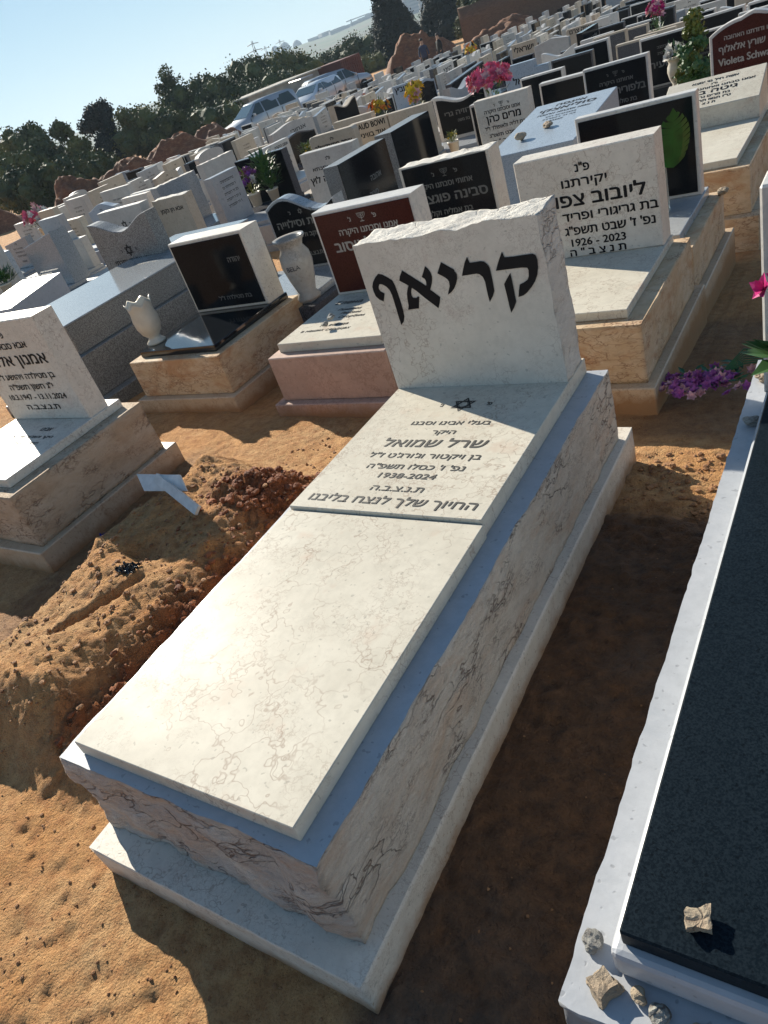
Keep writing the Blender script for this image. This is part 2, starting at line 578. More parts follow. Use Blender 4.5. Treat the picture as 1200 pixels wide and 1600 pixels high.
def emblem(b, kind, x, v, s, plane):
    if kind == '*star':
        for q, ph in enumerate((pi / 2, -pi / 2)):
            P = [(x + s * cos(ph + k * 2 * pi / 3), v + s * sin(ph + k * 2 * pi / 3)) for k in range(4)]
            stroke(b, plane, P, s * 0.15, 0.0004 * q)
            P = [(x + s * .72 * cos(ph + k * 2 * pi / 3), v + s * .72 * sin(ph + k * 2 * pi / 3)) for k in range(4)]
            stroke(b, plane, P, s * 0.05, 0.0008 + 0.0004 * q)
    elif kind == '*menorah':
        for q, r in enumerate((0.9, 0.6, 0.3)):
            P = [(x + s * r * cos(pi + pi * k / 12), v + 0.35 * s + s * r * sin(pi + pi * k / 12)) for k in range(13)]
            stroke(b, plane, P, s * 0.10, 0.0004 * q)
        stroke(b, plane, [(x, v + 0.4 * s), (x, v - 1.1 * s)], s * 0.12, 0.0015)
        stroke(b, plane, [(x - .4 * s, v - 1.1 * s), (x + .4 * s, v - 1.1 * s)], s * 0.14, 0.002)
        stroke(b, plane, [(x - .9 * s, v + .42 * s), (x + .9 * s, v + .42 * s)], s * 0.08, 0.0025)
    else:
        rr = random.Random(int((x + v) * 1000))
        u = x - s * 3
        while u < x + s * 3:
            wv = s * rr.uniform(0.25, 0.5)
            stroke(b, plane, [(u, v + s * .5), (u + wv, v + s * .5), (u + wv, v)], s * 0.14)
            if rr.random() < 0.5:
                stroke(b, plane, [(u, v), (u + wv * .8, v)], s * 0.12, 0.0006)
            u += wv + s * (0.18 if rr.random() < 0.8 else 0.5)


# ------------------------------------------------------------------ terrain
def sm(a, b, x):
    t = min(1.0, max(0.0, (x - a) / (b - a)))
    return t * t * (3 - 2 * t)


def gz(x, y):
    """slope of the graveyard and of the country behind it"""
    s = (y - 1.6) + 0.24 * x if y > 1.6 else 0.0
    s = max(0.0, s)
    z = -1.7 * (1 - exp(-s / 22.0))
    d = hypot(x - CAM.x, y - CAM.y)
    if d > 90:
        z -= 9.0 * sm(90, 420, d)
    return z


def mound(x, y):
    nx = noise.noise(Vector((x * 1.7, y * 1.7, 3.1))) * 0.10
    ny = noise.noise(Vector((x * 2.1, y * 2.1, 8.1))) * 0.10
    a = sm(-1.42, -1.08, x + nx) * (1 - sm(-0.70, -0.21, x + nx * 0.9 - 0.12 * (y - 0.7)))
    b = sm(-0.10 + 0.12 * (x + 0.9), 0.22, y + ny) * (1 - sm(1.40, 1.78, y + ny + 0.18 * (x + 0.5)))
    m = 0.235 * a * b
    if m > 0.001:
        m *= 0.92 + 0.16 * noise.fractal(Vector((x * 3.2, y * 3.2, 1.0)), 0.9, 2.0, 3)
        # groove and hollow on top
        gx = -0.80 + (y - 0.58) * 0.5
        if 0.40 < y < 0.78:
            m -= 0.045 * exp(-((x - gx) / 0.022) ** 2) * sm(0.40, 0.46, y) * (1 - sm(0.72, 0.78, y))
        m -= 0.07 * exp(-((x + 0.89) ** 2 + (y - 0.90) ** 2) / 0.006)
    # trench between the mound and the new grave, deepest in the middle
    t = exp(-((x + 0.17) / 0.10) ** 2) * sm(0.15, 0.5, y) * (1 - sm(1.3, 1.7, y))
    return m - 0.10 * t


def clayness(x, y):
    c = sm(-0.60, -0.42, x - 0.12 * (y - 0.7) + 0.06 * noise.noise(Vector((x * 7, y * 7, 4)))) * (1 - sm(-0.09, 0.0, x)) * sm(-0.05, 0.25, y) * (1 - sm(1.5, 1.8, y))
    c = max(c, 0.95 * exp(-(((x + 0.52) / 0.30) ** 2 + ((y - 1.38) / 0.24) ** 2) ** 1.5))
    return min(1, c)


rp = random.Random(3)
PITS = [(rp.uniform(-0.75, 0.3), rp.uniform(-0.6, 0.0), rp.uniform(0.008, 0.022)) for _ in range(46)]
PITS += [(-0.06, -0.28, 0.026), (0.17, -0.18, 0.022), (-0.49, -0.13, 0.02)]


def ground_z(x, y):
    z = gz(x, y)
    if -3.2 < x < 3 and -1.5 < y < 4.5:
        z += mound(x, y)
        c = clayness(x, y)
        p = Vector((x, y, 0))
        z += noise.fractal(p * 3.0, 0.8, 2.0, 4) * 0.009
        k = noise.fractal(p * 16.0, 0.6, 2.1, 5)
        mm = 1.0 if mound(x, y) > 0.05 else 0.0
        z += k * (0.005 + 0.022 * c + 0.005 * mm) + (abs(noise.noise(p * 36)) + .6 * noise.noise(p * 58)) * (0.003 + 0.0035 * mm + 0.012 * c)
        if x > 0.8 and y < 1.7:
            z += 0.012 * noise.fractal(p * 11, 0.6, 2.2, 5) + 0.006 * abs(noise.noise(p * 42))
        if c > 0.3:
            z += 0.03 * c * max(0.0, noise.noise(p * 11 + Vector((5, 5, 0))))
        if y < 0.1 and x < 0.4:
            for a, b, r in PITS:
                dd = (x - a) ** 2 + (y - b) ** 2
                if dd < 9 * r * r:
                    z -= 0.6 * r * exp(-dd / (r * r))
        # rut and lumps on the lit patch behind the new grave
        if x > 0.75 and 1.4 < y < 2.1:
            z += 0.02 * abs(noise.noise(Vector((x * 9, y * 22, 2))))
    elif -9 < x < 4 and y < 14:
        z += noise.noise(Vector((x * 1.3, y * 1.3, 0))) * 0.015
    return z


def axis(lo, hi, step, far, grow=1.13):
    a = [lo + i * step for i in range(int((hi - lo) / step) + 1)]
    s, v = step, a[-1]
    while v < far:
        s *= grow
        v += s
        a.append(v)
    s, v, pre = step, lo, []
    while v > -far:
        s *= grow
        v -= s
        pre.append(v)
    return pre[::-1] + a


g = G('orange_sandy_soil')
co = g.coords(False)
f1 = g.noise(co, 1.7, 6, 0.65)
f2 = g.noise(co, 22.0, 6, 0.7)
f3 = g.noise(co, 210.0, 4, 0.75)
cA = g.mix(g.ramp(f1, [(0.35, 0.0), (0.65, 1.0)]), (0.56, 0.265, 0.082), (0.58, 0.35, 0.16))
cA = g.mix(g.ramp(f2, [(0.42, 0.0), (0.68, 0.75)]), cA, (0.33, 0.13, 0.04))
cA = g.mix(g.ramp(f3, [(0.52, 0.0), (0.75, 0.8)]), cA, (0.16, 0.06, 0.022))
cA = g.mix(g.ramp(f3, [(0.26, 0.8), (0.38, 0.0)]), cA, (0.66, 0.44, 0.24))
at1 = g.n('ShaderNodeAttribute', {'attribute_name': 'clay'}).outputs['Fac']
at2 = g.n('ShaderNodeAttribute', {'attribute_name': 'shaded'}).outputs['Fac']
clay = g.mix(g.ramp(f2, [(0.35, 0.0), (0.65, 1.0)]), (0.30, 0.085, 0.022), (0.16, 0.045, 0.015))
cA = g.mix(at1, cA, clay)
shaded = g.mix(g.ramp(f2, [(0.35, 0.0), (0.65, 1.0)]), (0.20, 0.09, 0.034), (0.075, 0.036, 0.016))  # shade beside the graves put into the soil colour as a darker mix
shaded = g.mix(g.ramp(f1, [(0.5, 0.0), (0.7, 0.6)]), shaded, (0.13, 0.10, 0.075))
shaded = g.mix(g.ramp(f3, [(0.72, 0.0), (0.76, 0.5)]), shaded, (0.35, 0.30, 0.24))
cA = g.mix(at2, cA, shaded)
blot = g.ramp(g.noise(co, 5.5, 5, 0.75, 0.3), [(0.60, 0.0), (0.70, 0.55)])
cA = g.mix(blot, cA, (0.20, 0.085, 0.035))
hh = g.math('ADD', g.math('MULTIPLY', f2, 0.7), g.math('MULTIPLY', f3, 0.55))
f4 = g.ramp(g.noise(co, 75.0, 3, 0.6), [(0.28, 0.0), (0.42, 1.0)])
hh = g.math('ADD', hh, g.math('MULTIPLY', f4, 0.45))
pebs = g.n('ShaderNodeTexVoronoi', None, Vector=co, Scale=130.0).outputs['Distance']
hh = g.math('ADD', hh, g.math('MULTIPLY', pebs, -0.3))
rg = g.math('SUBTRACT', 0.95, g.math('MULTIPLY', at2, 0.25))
MT['soil'] = g.out(cA, rg, g.bump(hh, 1.0, 0.016))

xs = axis(-1.6, 1.25, 0.010, 4200)
ys = axis(-0.7, 2.2, 0.010, 4200)
import array
vco, vcl, vshade = [], [], []
for y in ys:
    for x in xs:
        vco.extend((x, y, ground_z(x, y)))
        if -3 < x < 4 and -2 < y < 5:
            vcl.append(clayness(x, y))
            dd = sm(0.70, 0.80, x) * (1 - sm(1.55, 1.72, y + 0.05 * noise.noise(Vector((x * 6, y * 6, 0)))))  # painted shade on the right strip, stopping short of the sunlit patch
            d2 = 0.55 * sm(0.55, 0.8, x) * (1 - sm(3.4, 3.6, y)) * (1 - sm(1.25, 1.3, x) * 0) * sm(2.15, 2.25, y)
            d3 = 0.5 * sm(-1.75, -1.6, x) * (1 - sm(-1.4, -1.25, x)) * (1 - sm(1.7, 2.0, y))  # painted shade along the foot of the left grave
            vshade.append(min(1, max(dd, d2, d3)))
        else:
            vcl.append(0.0)
            vshade.append(0.0)
nx, ny = len(xs), len(ys)
faces = [(j * nx + i, j * nx + i + 1, (j + 1) * nx + i + 1, (j + 1) * nx + i) for j in range(ny - 1) for i in range(nx - 1)]
me = bpy.data.meshes.new('ground')
me.vertices.add(nx * ny)
me.vertices.foreach_set('co', vco)
me.loops.add(len(faces) * 4)
me.loops.foreach_set('vertex_index', [v for f in faces for v in f])
me.polygons.add(len(faces))
me.polygons.foreach_set('loop_start', range(0, len(faces) * 4, 4))
me.polygons.foreach_set('use_smooth', [True] * len(faces))
me.update(calc_edges=True)
for nm, arr in (('clay', vcl), ('shaded', vshade)):
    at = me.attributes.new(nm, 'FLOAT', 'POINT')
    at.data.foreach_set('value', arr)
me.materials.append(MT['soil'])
go = bpy.data.objects.new('ground', me)
COL.objects.link(go)
tag(go, kind='structure')


# clods of clay and grit lying on the soil
def clod(bm, x, y, z, r, rr):
    b = bmesh.new()
    bmesh.ops.create_icosphere(b, subdivisions=2 if r > 0.012 else 1, radius=r)
    sd = Vector((rr.uniform(0, 90), rr.uniform(0, 90), 0))
    sx, sy, sz = rr.uniform(.7, 1.3), rr.uniform(.7, 1.3), rr.uniform(.45, .85)
    for v in b.verts:
        n_ = v.co.normalized()
        k = 1 + 0.45 * noise.noise(n_ * 1.7 + sd) + 0.2 * noise.noise(n_ * 4 + sd)
        v.co = Vector((v.co.x * sx * k + x, v.co.y * sy * k + y, v.co.z * sz * k + z))
    merge(bm, b)


def clods(name, label, mat, spots, seed):
    rr = random.Random(seed)
    bm = bmesh.new()
    for x, y, r in spots(rr):
        clod(bm, x, y, ground_z(x, y) + r * 0.25, r, rr)
    tag(obj(name, bm, mat), label, 'soil', kind='stuff')


MT['clay_clod'] = rockface('red_clay_clod', (0.36, 0.115, 0.035), (0.20, 0.06, 0.02), (0.06, 0.02, 0.01), 0.8)
MT['sand_clod'] = rockface('sandy_clod', (0.42, 0.22, 0.10), (0.32, 0.15, 0.06), (0.12, 0.05, 0.03), 0.8)
clods('clay_clods', 'dark red clay clods heaped on the mound beside the new grave', 'clay_clod',
      lambda r: [(r.gauss(-0.50, 0.15), r.gauss(1.37, 0.13), 0.003 + 0.018 * r.random() ** 3) for _ in range(600)]
      + [(r.uniform(-0.55, -0.14), r.uniform(0.1, 1.5), 0.003 + 0.013 * r.random() ** 2) for _ in range(420)], 1)
clods('soil_crumbs', 'loose sandy crumbs and grit over the orange soil', 'sand_clod',
      lambda r: [(r.uniform(-1.3, -0.35), r.uniform(0.1, 1.5), 0.0025 + 0.010 * r.random() ** 2.5) for _ in range(900)]
      + [(r.uniform(-0.9, 0.7), r.uniform(-0.7, 0.05), r.uniform(0.0025, 0.006)) for _ in range(260)]
      + [(r.uniform(0.82, 1.22), r.uniform(1.6, 2.05), 0.003 + 0.011 * r.random() ** 2) for _ in range(220)]
      + [(r.uniform(0.82, 1.2), r.uniform(-0.3, 1.6), r.uniform(0.0015, 0.004)) for _ in range(60)]
      + [(r.uniform(-0.95, 0.0), r.uniform(1.6, 2.2), r.uniform(0.003, 0.010)) for _ in range(160)], 2)

# ------------------------------------------------------------------ the new grave in the middle
t0 = empty('gravestone', (0.35, 0.9, 0), 0, 'large new cream stone grave in the middle with big black surname letters on its headstone', 'gravestone')


def child(name, bm, mats, parent=t0, off=None):
    o = obj(name, bm, mats, parent)
    o.location = -Vector(off if off is not None else parent.location)
    return o


b = gridbox(-0.0875, 0.795, -0.11, 1.98, -0.08, 0.117, 0.025, ('+x', '-y'), {'+x': 0.0012, '-y': 0.0012}, 14, 4)
o = child('plinth', b, ['cream_hone'])
b = gridbox(-0.068, 0.765, -0.028, 1.90, 0.117, 0.406, 0.012, ('+x', '-y', '-x', '+y'), {'+x': 0.009, '-y': 0.026, '-x': 0.006, '+y': 0.006}, 8, 1.0,
            fade=('-y',), mats={'+z': 1, '-y': 2})
child('body', b, ['cream_rough', 'marble_lt', 'pink_rough'])
child('slab', box(0.0, 0.700, 0.0, 0.938, 0.4065, 0.452, 0.002), ['cream'])
child('plate', box(0.004, 0.694, 0.942, 1.884, 0.4065, 0.464, 0.002), ['cream'])
b = gridbox(0.005, 0.690, 1.708, 1.868, 0.4645, 1.030, 0.010, ('+z', '+x', '+y'), {'+z': 0.011, '+x': 0.006, '+y': 0.006}, 11, 2.0, mats={'+z': 1, '+x': 1, '+y': 1})
hs = child('headstone', b, ['cream_hone', 'chip'])
LET = {
    'pe': [(0.0758, 0.9205), (0.0917, 0.9158), (0.1095, 0.9036), (0.1259, 0.8901), (0.1301, 0.8724), (0.1321, 0.846), (0.1333, 0.8124), (0.1334, 0.7827), (0.1307, 0.7544), (0.1221, 0.7364), (0.1074, 0.7231), (0.1061, 0.7509), (0.1066, 0.7854), (0.1067, 0.8138), (0.1059, 0.8391), (0.1028, 0.8576), (0.0933, 0.8712), (0.0794, 0.8816), (0.0686, 0.8829), (0.0618, 0.8748), (0.0601, 0.8666), (0.0628, 0.8579), (0.0777, 0.8473), (0.0637, 0.8188), (0.0484, 0.8269), (0.0371, 0.8409), (0.034, 0.8611), (0.0353, 0.8778), (0.044, 0.8935), (0.0586, 0.9083)],
    'al1': [(0.1764, 0.9203), (0.2093, 0.8928), (0.238, 0.8693), (0.2531, 0.8555), (0.265, 0.8408), (0.2799, 0.8262), (0.2952, 0.811), (0.2885, 0.7922), (0.2772, 0.7719), (0.2564, 0.7927), (0.2333, 0.8157), (0.211, 0.8414), (0.1931, 0.857), (0.1774, 0.8697), (0.1535, 0.8861), (0.1608, 0.9014)],
    'al2': [(0.2691, 0.9235), (0.2782, 0.9132), (0.2843, 0.8994), (0.2853, 0.8836), (0.2794, 0.8658), (0.265, 0.8408), (0.2547, 0.8365), (0.2494, 0.8533), (0.2556, 0.8606), (0.2572, 0.8737), (0.2549, 0.8807), (0.2454, 0.8884), (0.2559, 0.903)],
    'al3': [(0.1854, 0.866), (0.1961, 0.8567), (0.1915, 0.849), (0.1872, 0.8386), (0.1858, 0.8277), (0.1887, 0.8197), (0.2005, 0.8179), (0.2112, 0.8228), (0.214, 0.8192), (0.1998, 0.779), (0.1757, 0.7791), (0.1543, 0.7778), (0.1618, 0.794), (0.1643, 0.8189), (0.1702, 0.8404), (0.1784, 0.856)],
    'yo': [(0.3327, 0.9293), (0.3508, 0.9155), (0.3695, 0.9016), (0.3741, 0.898), (0.3742, 0.8935), (0.3793, 0.8814), (0.3765, 0.8662), (0.3676, 0.8491), (0.3565, 0.8346), (0.3435, 0.824), (0.3265, 0.8152), (0.333, 0.8278), (0.3423, 0.8453), (0.3438, 0.8608), (0.3404, 0.8691), (0.3291, 0.8796), (0.3086, 0.8933), (0.3216, 0.9129)],
    're': [(0.4313, 0.9339), (0.4357, 0.9135), (0.4552, 0.9134), (0.4742, 0.9141), (0.4867, 0.911), (0.4961, 0.9006), (0.5012, 0.8888), (0.5016, 0.8738), (0.5015, 0.8512), (0.4999, 0.8107), (0.4905, 0.7936), (0.4745, 0.7744), (0.4733, 0.7955), (0.4735, 0.8188), (0.4743, 0.8443), (0.4704, 0.8613), (0.4609, 0.8718), (0.4509, 0.8751), (0.4234, 0.8747), (0.3969, 0.8741), (0.4069, 0.8958), (0.4181, 0.917)],
    'qo': [(0.5549, 0.9341), (0.5596, 0.9154), (0.5911, 0.9136), (0.6238, 0.9143), (0.6534, 0.9141), (0.6621, 0.9086), (0.6654, 0.894), (0.6628, 0.8706), (0.6563, 0.8473), (0.6447, 0.8267), (0.6301, 0.8099), (0.6099, 0.7921), (0.5968, 0.7847), (0.5784, 0.7808), (0.5843, 0.8013), (0.5912, 0.8218), (0.6055, 0.8264), (0.6211, 0.8344), (0.6273, 0.846), (0.6299, 0.8651), (0.6277, 0.8726), (0.6082, 0.8756), (0.5829, 0.8759), (0.5206, 0.8759), (0.5303, 0.8949), (0.541, 0.9131)],
    'q2': [(0.5681, 0.8636), (0.5682, 0.8383), (0.5681, 0.8081), (0.5674, 0.7661), (0.5563, 0.7478), (0.5417, 0.7296), (0.5406, 0.7546), (0.5401, 0.7883), (0.5388, 0.8292), (0.5497, 0.843)],

}
b = bmesh.new()
from mathutils.geometry import tessellate_polygon
for i, (k, P) in enumerate(LET.items()):
    f = [b.verts.new((x, 1.7065 - 0.0002 * i, z)) for x, z in P]
    for tr in tessellate_polygon([[Vector((x, z, 0)) for x, z in P]]):
        a, c, d = [P[q] for q in tr]
        if (c[0] - a[0]) * (d[1] - a[1]) - (c[1] - a[1]) * (d[0] - a[0]) < 0: tr = tr[::-1]
        b.faces.new([f[q] for q in tr])
o = obj('surname_letters', b, ['ink'], hs)
pp = lambda u, v, l: (u, v, 0.4646 + l)
b = lettering([("פ'", 0.452, 1.565, 0.030), ('*star', 0.353, 1.572, 0.043), ("נ'", 0.266, 1.560, 0.030),
               ('בעלי אבינו וסבנו', 0.358, 1.437, 0.036, 0.305), ('היקר', 0.360, 1.378, 0.036, 0.09),
               ('שרל שמואל', 0.352, 1.298, 0.070, 0.39), ("בן ויקטור וג'ורג'ט ז\"ל", 0.353, 1.232, 0.040, 0.42),
               ("נפ' ו' כסלו תשפ\"ה", 0.354, 1.168, 0.040, 0.36), ('1938-2024', 0.353, 1.118, 0.038, 0.21),
               ('ת.נ.צ.ב.ה', 0.353, 1.050, 0.040, 0.19), ('החיוך שלך לנצח בליבנו', 0.354, 0.982, 0.054, 0.60)], pp, 0.028, 0.12)
pl = [c for c in bpy.data.objects if c.name == 'plate'][0]
o = obj('inscription', b, ['ink_soft'], pl)


# ------------------------------------------------------------------ generic gravestone
def outline(kind, w, z0, z1):
    h = w / 2
    n = 14
    if kind == 'arch':
        r = 0.10 * w / 0.7
        top = [(h * cos(pi * i / n), z1 - r + r * sin(pi * i / n)) for i in range(n + 1)]
    elif kind == 'wave':
        top = [(h - w * i / n, z1 - 0.045 + 0.045 * cos(2 * pi * i / n * 1.0 + pi) * (1 if i < n else 1)) for i in range(n + 1)]
    elif kind == 'dip':
        top = [(h - w * i / n, z1 - 0.055 + 0.055 * cos(2 * pi * i / n)) for i in range(n + 1)]
    elif kind == 'swoop':
        top = [(h - w * i / n, z1 - 0.06 - 0.06 * sin(2 * pi * (i / n) * 1.0) * (1.0)) for i in range(n + 1)]
    elif kind == 'gable':
        top = [(h, z1 - 0.07), (0, z1), (-h, z1 - 0.07)]
    elif kind == 'slant':
        top = [(h, z1), (-h, z1 - 0.10)]
    elif kind == 'round':
        r = 0.06
        top = [(h - r + r * sin(a), z1 - r + r * cos(a)) for a in [pi / 2 * (1 - i / 5) for i in range(6)]] + [(-h + r - r * sin(a), z1 - r + r * cos(a)) for a in [pi / 2 * i / 5 for i in range(6)]]
    elif kind == 'ogee':
        top = []
        for i in range(n * 2 + 1):
            t = i / (n * 2)
            x = h - w * t
            u = abs(t - 0.5) * 2
            zz = z1 - 0.10 - 0.10 * (max(0, u - 0.25) ** 2) / 0.5625
            if u < 0.25: zz = z1 - 0.10 + 0.035 * (1 - u / 0.25) ** 0.6 * 1.0
            top.append((x, zz))
    elif kind == 'step':
        top = [(h, z1 - 0.12), (h * .4, z1 - .12), (h * .4, z1), (-h, z1)]
    else:
        top = [(h, z1), (-h, z1)]
    return [(-h, z0), (h, z0)] + top


def inset(P, m, z0):
    cx = 0
    zs = [p[1] for p in P]
    zc = (max(zs) + z0) / 2
    hx = max(p[0] for p in P)
    hz = (max(zs) - z0) / 2
    return [(x * (hx - m) / hx, zc + (z - zc) * (hz - m) / hz) for x, z in P]


def tomb(x, y, w=0.7, face='Y', H=1.0, mats=('greyw', 'greyw', 'greyw', 'greyw'), shape='flat', panel=None, pm=0.03, lines=None, ink='ink',
         label=None, group=None, thick=0.14, front=0.68, back=0.16, pz=0.10, bz=0.335, tz=0.385, side=0.075, roughtop=False, plate_lines=None, zg=None,
         emboss=True, bev=0.005, plate_ink='ink', rot=0.0, bodyrough=0.0, headz=None):
    zg = gz(x, y) if zg is None else zg
    rz = (pi / 2 if face == 'X' else 0.0) + rot
    t = empty('gravestone', (x, y, zg), rz, label, 'gravestone', group)
    h = w / 2
    obj('plinth', box(-h - side - .04, h + side + .04, -front - .12, back + .10, -0.25, pz, bev), mats[0], t)
    if bodyrough:
        obj('body', gridbox(-h - side, h + side, -front - .07, back + .04, pz + .0005, bz, 0.02, ('+x', '-y'), bodyrough, 8, x), [mats[1]], t)
    else:
        obj('body', box(-h - side, h + side, -front - .07, back + .04, pz + .0005, bz, bev), mats[1], t)
    pl = obj('plate', box(-h - .01, h + .01, -front, back, bz + .0005, tz, 0.003), mats[2], t)
    if plate_lines:
        obj('inscription', lettering(plate_lines, lambda u, v, l: (u, v, tz + .0006 + l), 0.02), plate_ink, pl)
    z0 = tz + .0005
    P = outline(shape, w, z0, H)
    if roughtop:
        hd = obj('headstone', gridbox(-h, h, 0, thick, z0, H - 0.012, 0.018, ('+z', '+x') if roughtop == 2 else ('+z',), 0.010, 12, x, mats={'+z': 1, '+x': 1 if roughtop == 2 else 0}), [mats[3], 'chip'], t)
    else:
        hd = obj('headstone', prism(P, 0, thick, bev), mats[3], t)
    yf = 0.0
    if panel:
        Q = inset(P, pm, z0)
        obj('face_panel', prism(Q, -0.006, 0.001, 0.0015), panel, hd)
        yf = -0.006
    if lines:
        obj('inscription', lettering(lines, lambda u, v, l: (u, yf - 0.0012 - l, v), 0.032), ink, hd)
    return t


def W(x, y, w, face):
    """front top-left corner -> middle of the front face"""
    return (x, y + w / 2) if face == 'X' else (x + w / 2, y)


C4 = lambda m: (m, m, m, m)
menorah3 = lambda z: [("פ'", 0.085, z - .012, 0.036), ('*menorah', 0, z + .012, 0.030), ("נ'", -0.085, z - .012, 0.036)]
star3 = lambda z, r=0.032: [("פ'", 0.10, z - .012, 0.036), ('*star', 0, z, r), ("נ'", -0.10, z - .012, 0.036)]

# second row, facing the path
tomb(-1.785 - .35, 1.538, 0.70, 'Y', 1.010, ('traver_smooth', 'tan_rough', 'cream_hone', 'cream_hone'), lines=[("פ\"נ", 0, .925, .045), ('אבא סבא ואח', 0, .865, .05, .36), ('אמנון אלה', 0.03, .775, .085, .50), ('בן מטילדה ויהושע ז"ל', 0, .695, .046, .53), ('י"ג חשון תשפ"ה', 0, .635, .046, .40), ('10.3.1947 - 13.11.2024', 0, .575, .044, .52), ('ת.נ.צ.ב.ה', 0, .515, .045, .30)],
     label='cream grave at the left edge, its headstone lettered in black down to a date row', front=0.55, back=0.20, pz=.12, bz=.406, tz=.452, side=0.10, bodyrough=0.006, thick=.13,
     plate_lines=[('אבינו', 0.10, -0.12, .05), ('היקר והאהוב של כולנו', 0.05, -0.19, .035, .4), ('תמיד תהיה בליבנו', 0.02, -0.25, .035, .36)])
tomb(-2.155, 3.12, 0.68, 'Y', 0.88, ('traver_smooth', 'travertine', 'black_gloss', 'cream_hone'), panel='black', pm=.02, zg=-.02, front=0.60, thick=.18, back=.19,
     lines=[('יהודה', 0.20, .70, .05), ('בת מטילדה ז"ל', 0.08, .46, .04, .3)], ink='dim_ink', label='orange-stained travertine grave with a glossy black face, white tulip vase on its slab', pz=.10, bz=.35, tz=.392)
tomb(-0.90, 3.12, 0.68, 'Y', 0.882, ('pinkstone', 'pinkstone', 'cream', 'white'), panel='red', pm=.018, zg=-.02, front=0.66, thick=.16, back=.17, side=.055, pz=.07, bz=.335, tz=.387,
     lines=menorah3(.815) + [('אמנו וסבתנו היקרה', 0.02, .735, .050, .40), ('לאוסוב', -.11, .645, .085, .26), ('ז"ל', -.05, .59, .045), ('תשפ"ג', -.05, .52, .045)], ink='pale_ink',
     label='pink stone grave with a dark red granite face and Cyrillic script on its slab',
     plate_lines=[('Елена', -0.17, -0.16, .07), ('Помним', -0.10, -0.26, .042), ('Любим', -0.06, -0.315, .042), ('Скорбим', -0.02, -0.37, .042), ('Ты всегда', -0.08, -0.47, .042), ('в наших сердцах', -0.10, -0.53, .042)])
tomb(0.325, 3.22, 0.675, 'Y', 0.892, ('traver_smooth', 'travertine', 'cream', 'cream_hone'), zg=-.02, front=0.72, thick=.15, back=.15, side=.08, pz=.08, bz=.35, tz=.39, bodyrough=.004,
     lines=[('פ"נ', 0.0, .800, .055), ('יקירתנו', 0.0, .735, .058, .22), ('ליובוב צפור', 0.03, .645, .088, .50), ('בת גריגורי ופריד', 0.10, .575, .060, .46), ("נפ' ז' שבט תשפ\"ג", 0.09, .505, .060, .44), ('1926 - 2023', 0.03, .447, .052, .27), ('ת נ צ ב " ה', 0.02, .398, .052, .28)],
     label='cream headstone lettered in black from top to bottom, behind the new grave on its right')
tomb(0.318, 4.20, 0.665, 'Y', 0.93, ('traver_smooth', 'travertine', 'bluegrey', 'white'), panel='black', pm=.02, zg=-.09, front=0.64, thick=.08, back=.14, side=.08, pz=.10, bz=.34, tz=.39, bodyrough=.003,
     label='plain black polished headstone in a white frame with a big green leaf before it')
tomb(-0.915, 4.20, 0.67, 'Y', 0.90, ('greyw', 'greyw', 'greyw', 'cream_hone'), panel='black', pm=.022, zg=-.09, roughtop=1, front=0.60, thick=.17,
     lines=menorah3(.81) + [('אחותי וסבתנו היקרה', -.02, .725, .05, .42), ("סבינה פוגצ'ב", 0.02, .63, .085, .52), ('בת אמליה וקלמן', -.03, .545, .05, .36)], ink='dim_ink',
     label='black faced headstone with a rough white top and a thin menorah, behind the new grave')
tomb(-2.0, 3.98, 0.64, 'Y', 0.91, ('granite', 'granite_dk', 'granite_pol', 'granite_pol'), shape='swoop', panel='black', pm=.02, zg=-.08, front=0.62, thick=.12,
     lines=star3(.80, .02) + [('יהודית וסילוייה', 0.0, .70, .075, .50), ('בן יעקב ולאה ז"ל', 0.0, .62, .045, .36), ('ת.נ.צ.ב.ה', 0, .48, .045)], ink='dim_ink',
     label='dark grave with a swooping pale grey top edge, between the travertine and the red grave')

# long grey granite tomb
t = empty('gravestone', (-3.62, 3.3, gz(-3.6, 3.3)), 0, 'long low grey granite tomb with a polished pale top, behind the travertine grave', 'gravestone')
obj('plinth', box(-.62, .62, -.92, 1.5, -.3, .14), 'granite', t)
obj('body', box(-.53, .53, -.83, 1.42, .1405, .45), 'granite', t)
obj('tabletop', box(-.47, .47, -.77, 1.36, .4505, .66), ['granite'], t)
p = obj('plate', box(-.48, .48, -.78, 1.37, .6605, .674, .003), 'granite_pol', t)
obj('inscription', lettering([('*dash', 0, .95 - .075 * i, .045) for i in range(7)], lambda u, v, l: (u, v, .6746 + l), .02), 'ink_soft', p)

# black slab and white-edged headstone of the grave at the right
rt = empty('gravestone', (1.70, 0.8, 0), 0, 'grave at the right edge with a long satin black slab in a white marble frame', 'gravestone')
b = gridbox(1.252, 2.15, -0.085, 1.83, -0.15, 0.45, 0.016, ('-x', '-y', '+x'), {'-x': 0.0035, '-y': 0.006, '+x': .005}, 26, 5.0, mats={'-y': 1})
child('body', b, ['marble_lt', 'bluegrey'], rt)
b = box(1.312, 2.09, -0.022, 1.80, 0.4505, 0.512, 0.018, seg=4)
child('frame', b, ['marble_lt'], rt)
child('slab', box(1.327, 2.075, -0.004, 1.50, 0.5125, 0.545, 0.003), ['black_hone'], rt)
b = box(1.312, 2.09, 1.505, 1.64, 0.5125, 1.06, 0.006)
h2 = child('headstone', b, ['white'], rt)
child('face_panel', box(1.338, 2.064, 1.497, 1.506, 0.5455, 1.03, 0.002), ['black'], h2, (0, 0, 0))



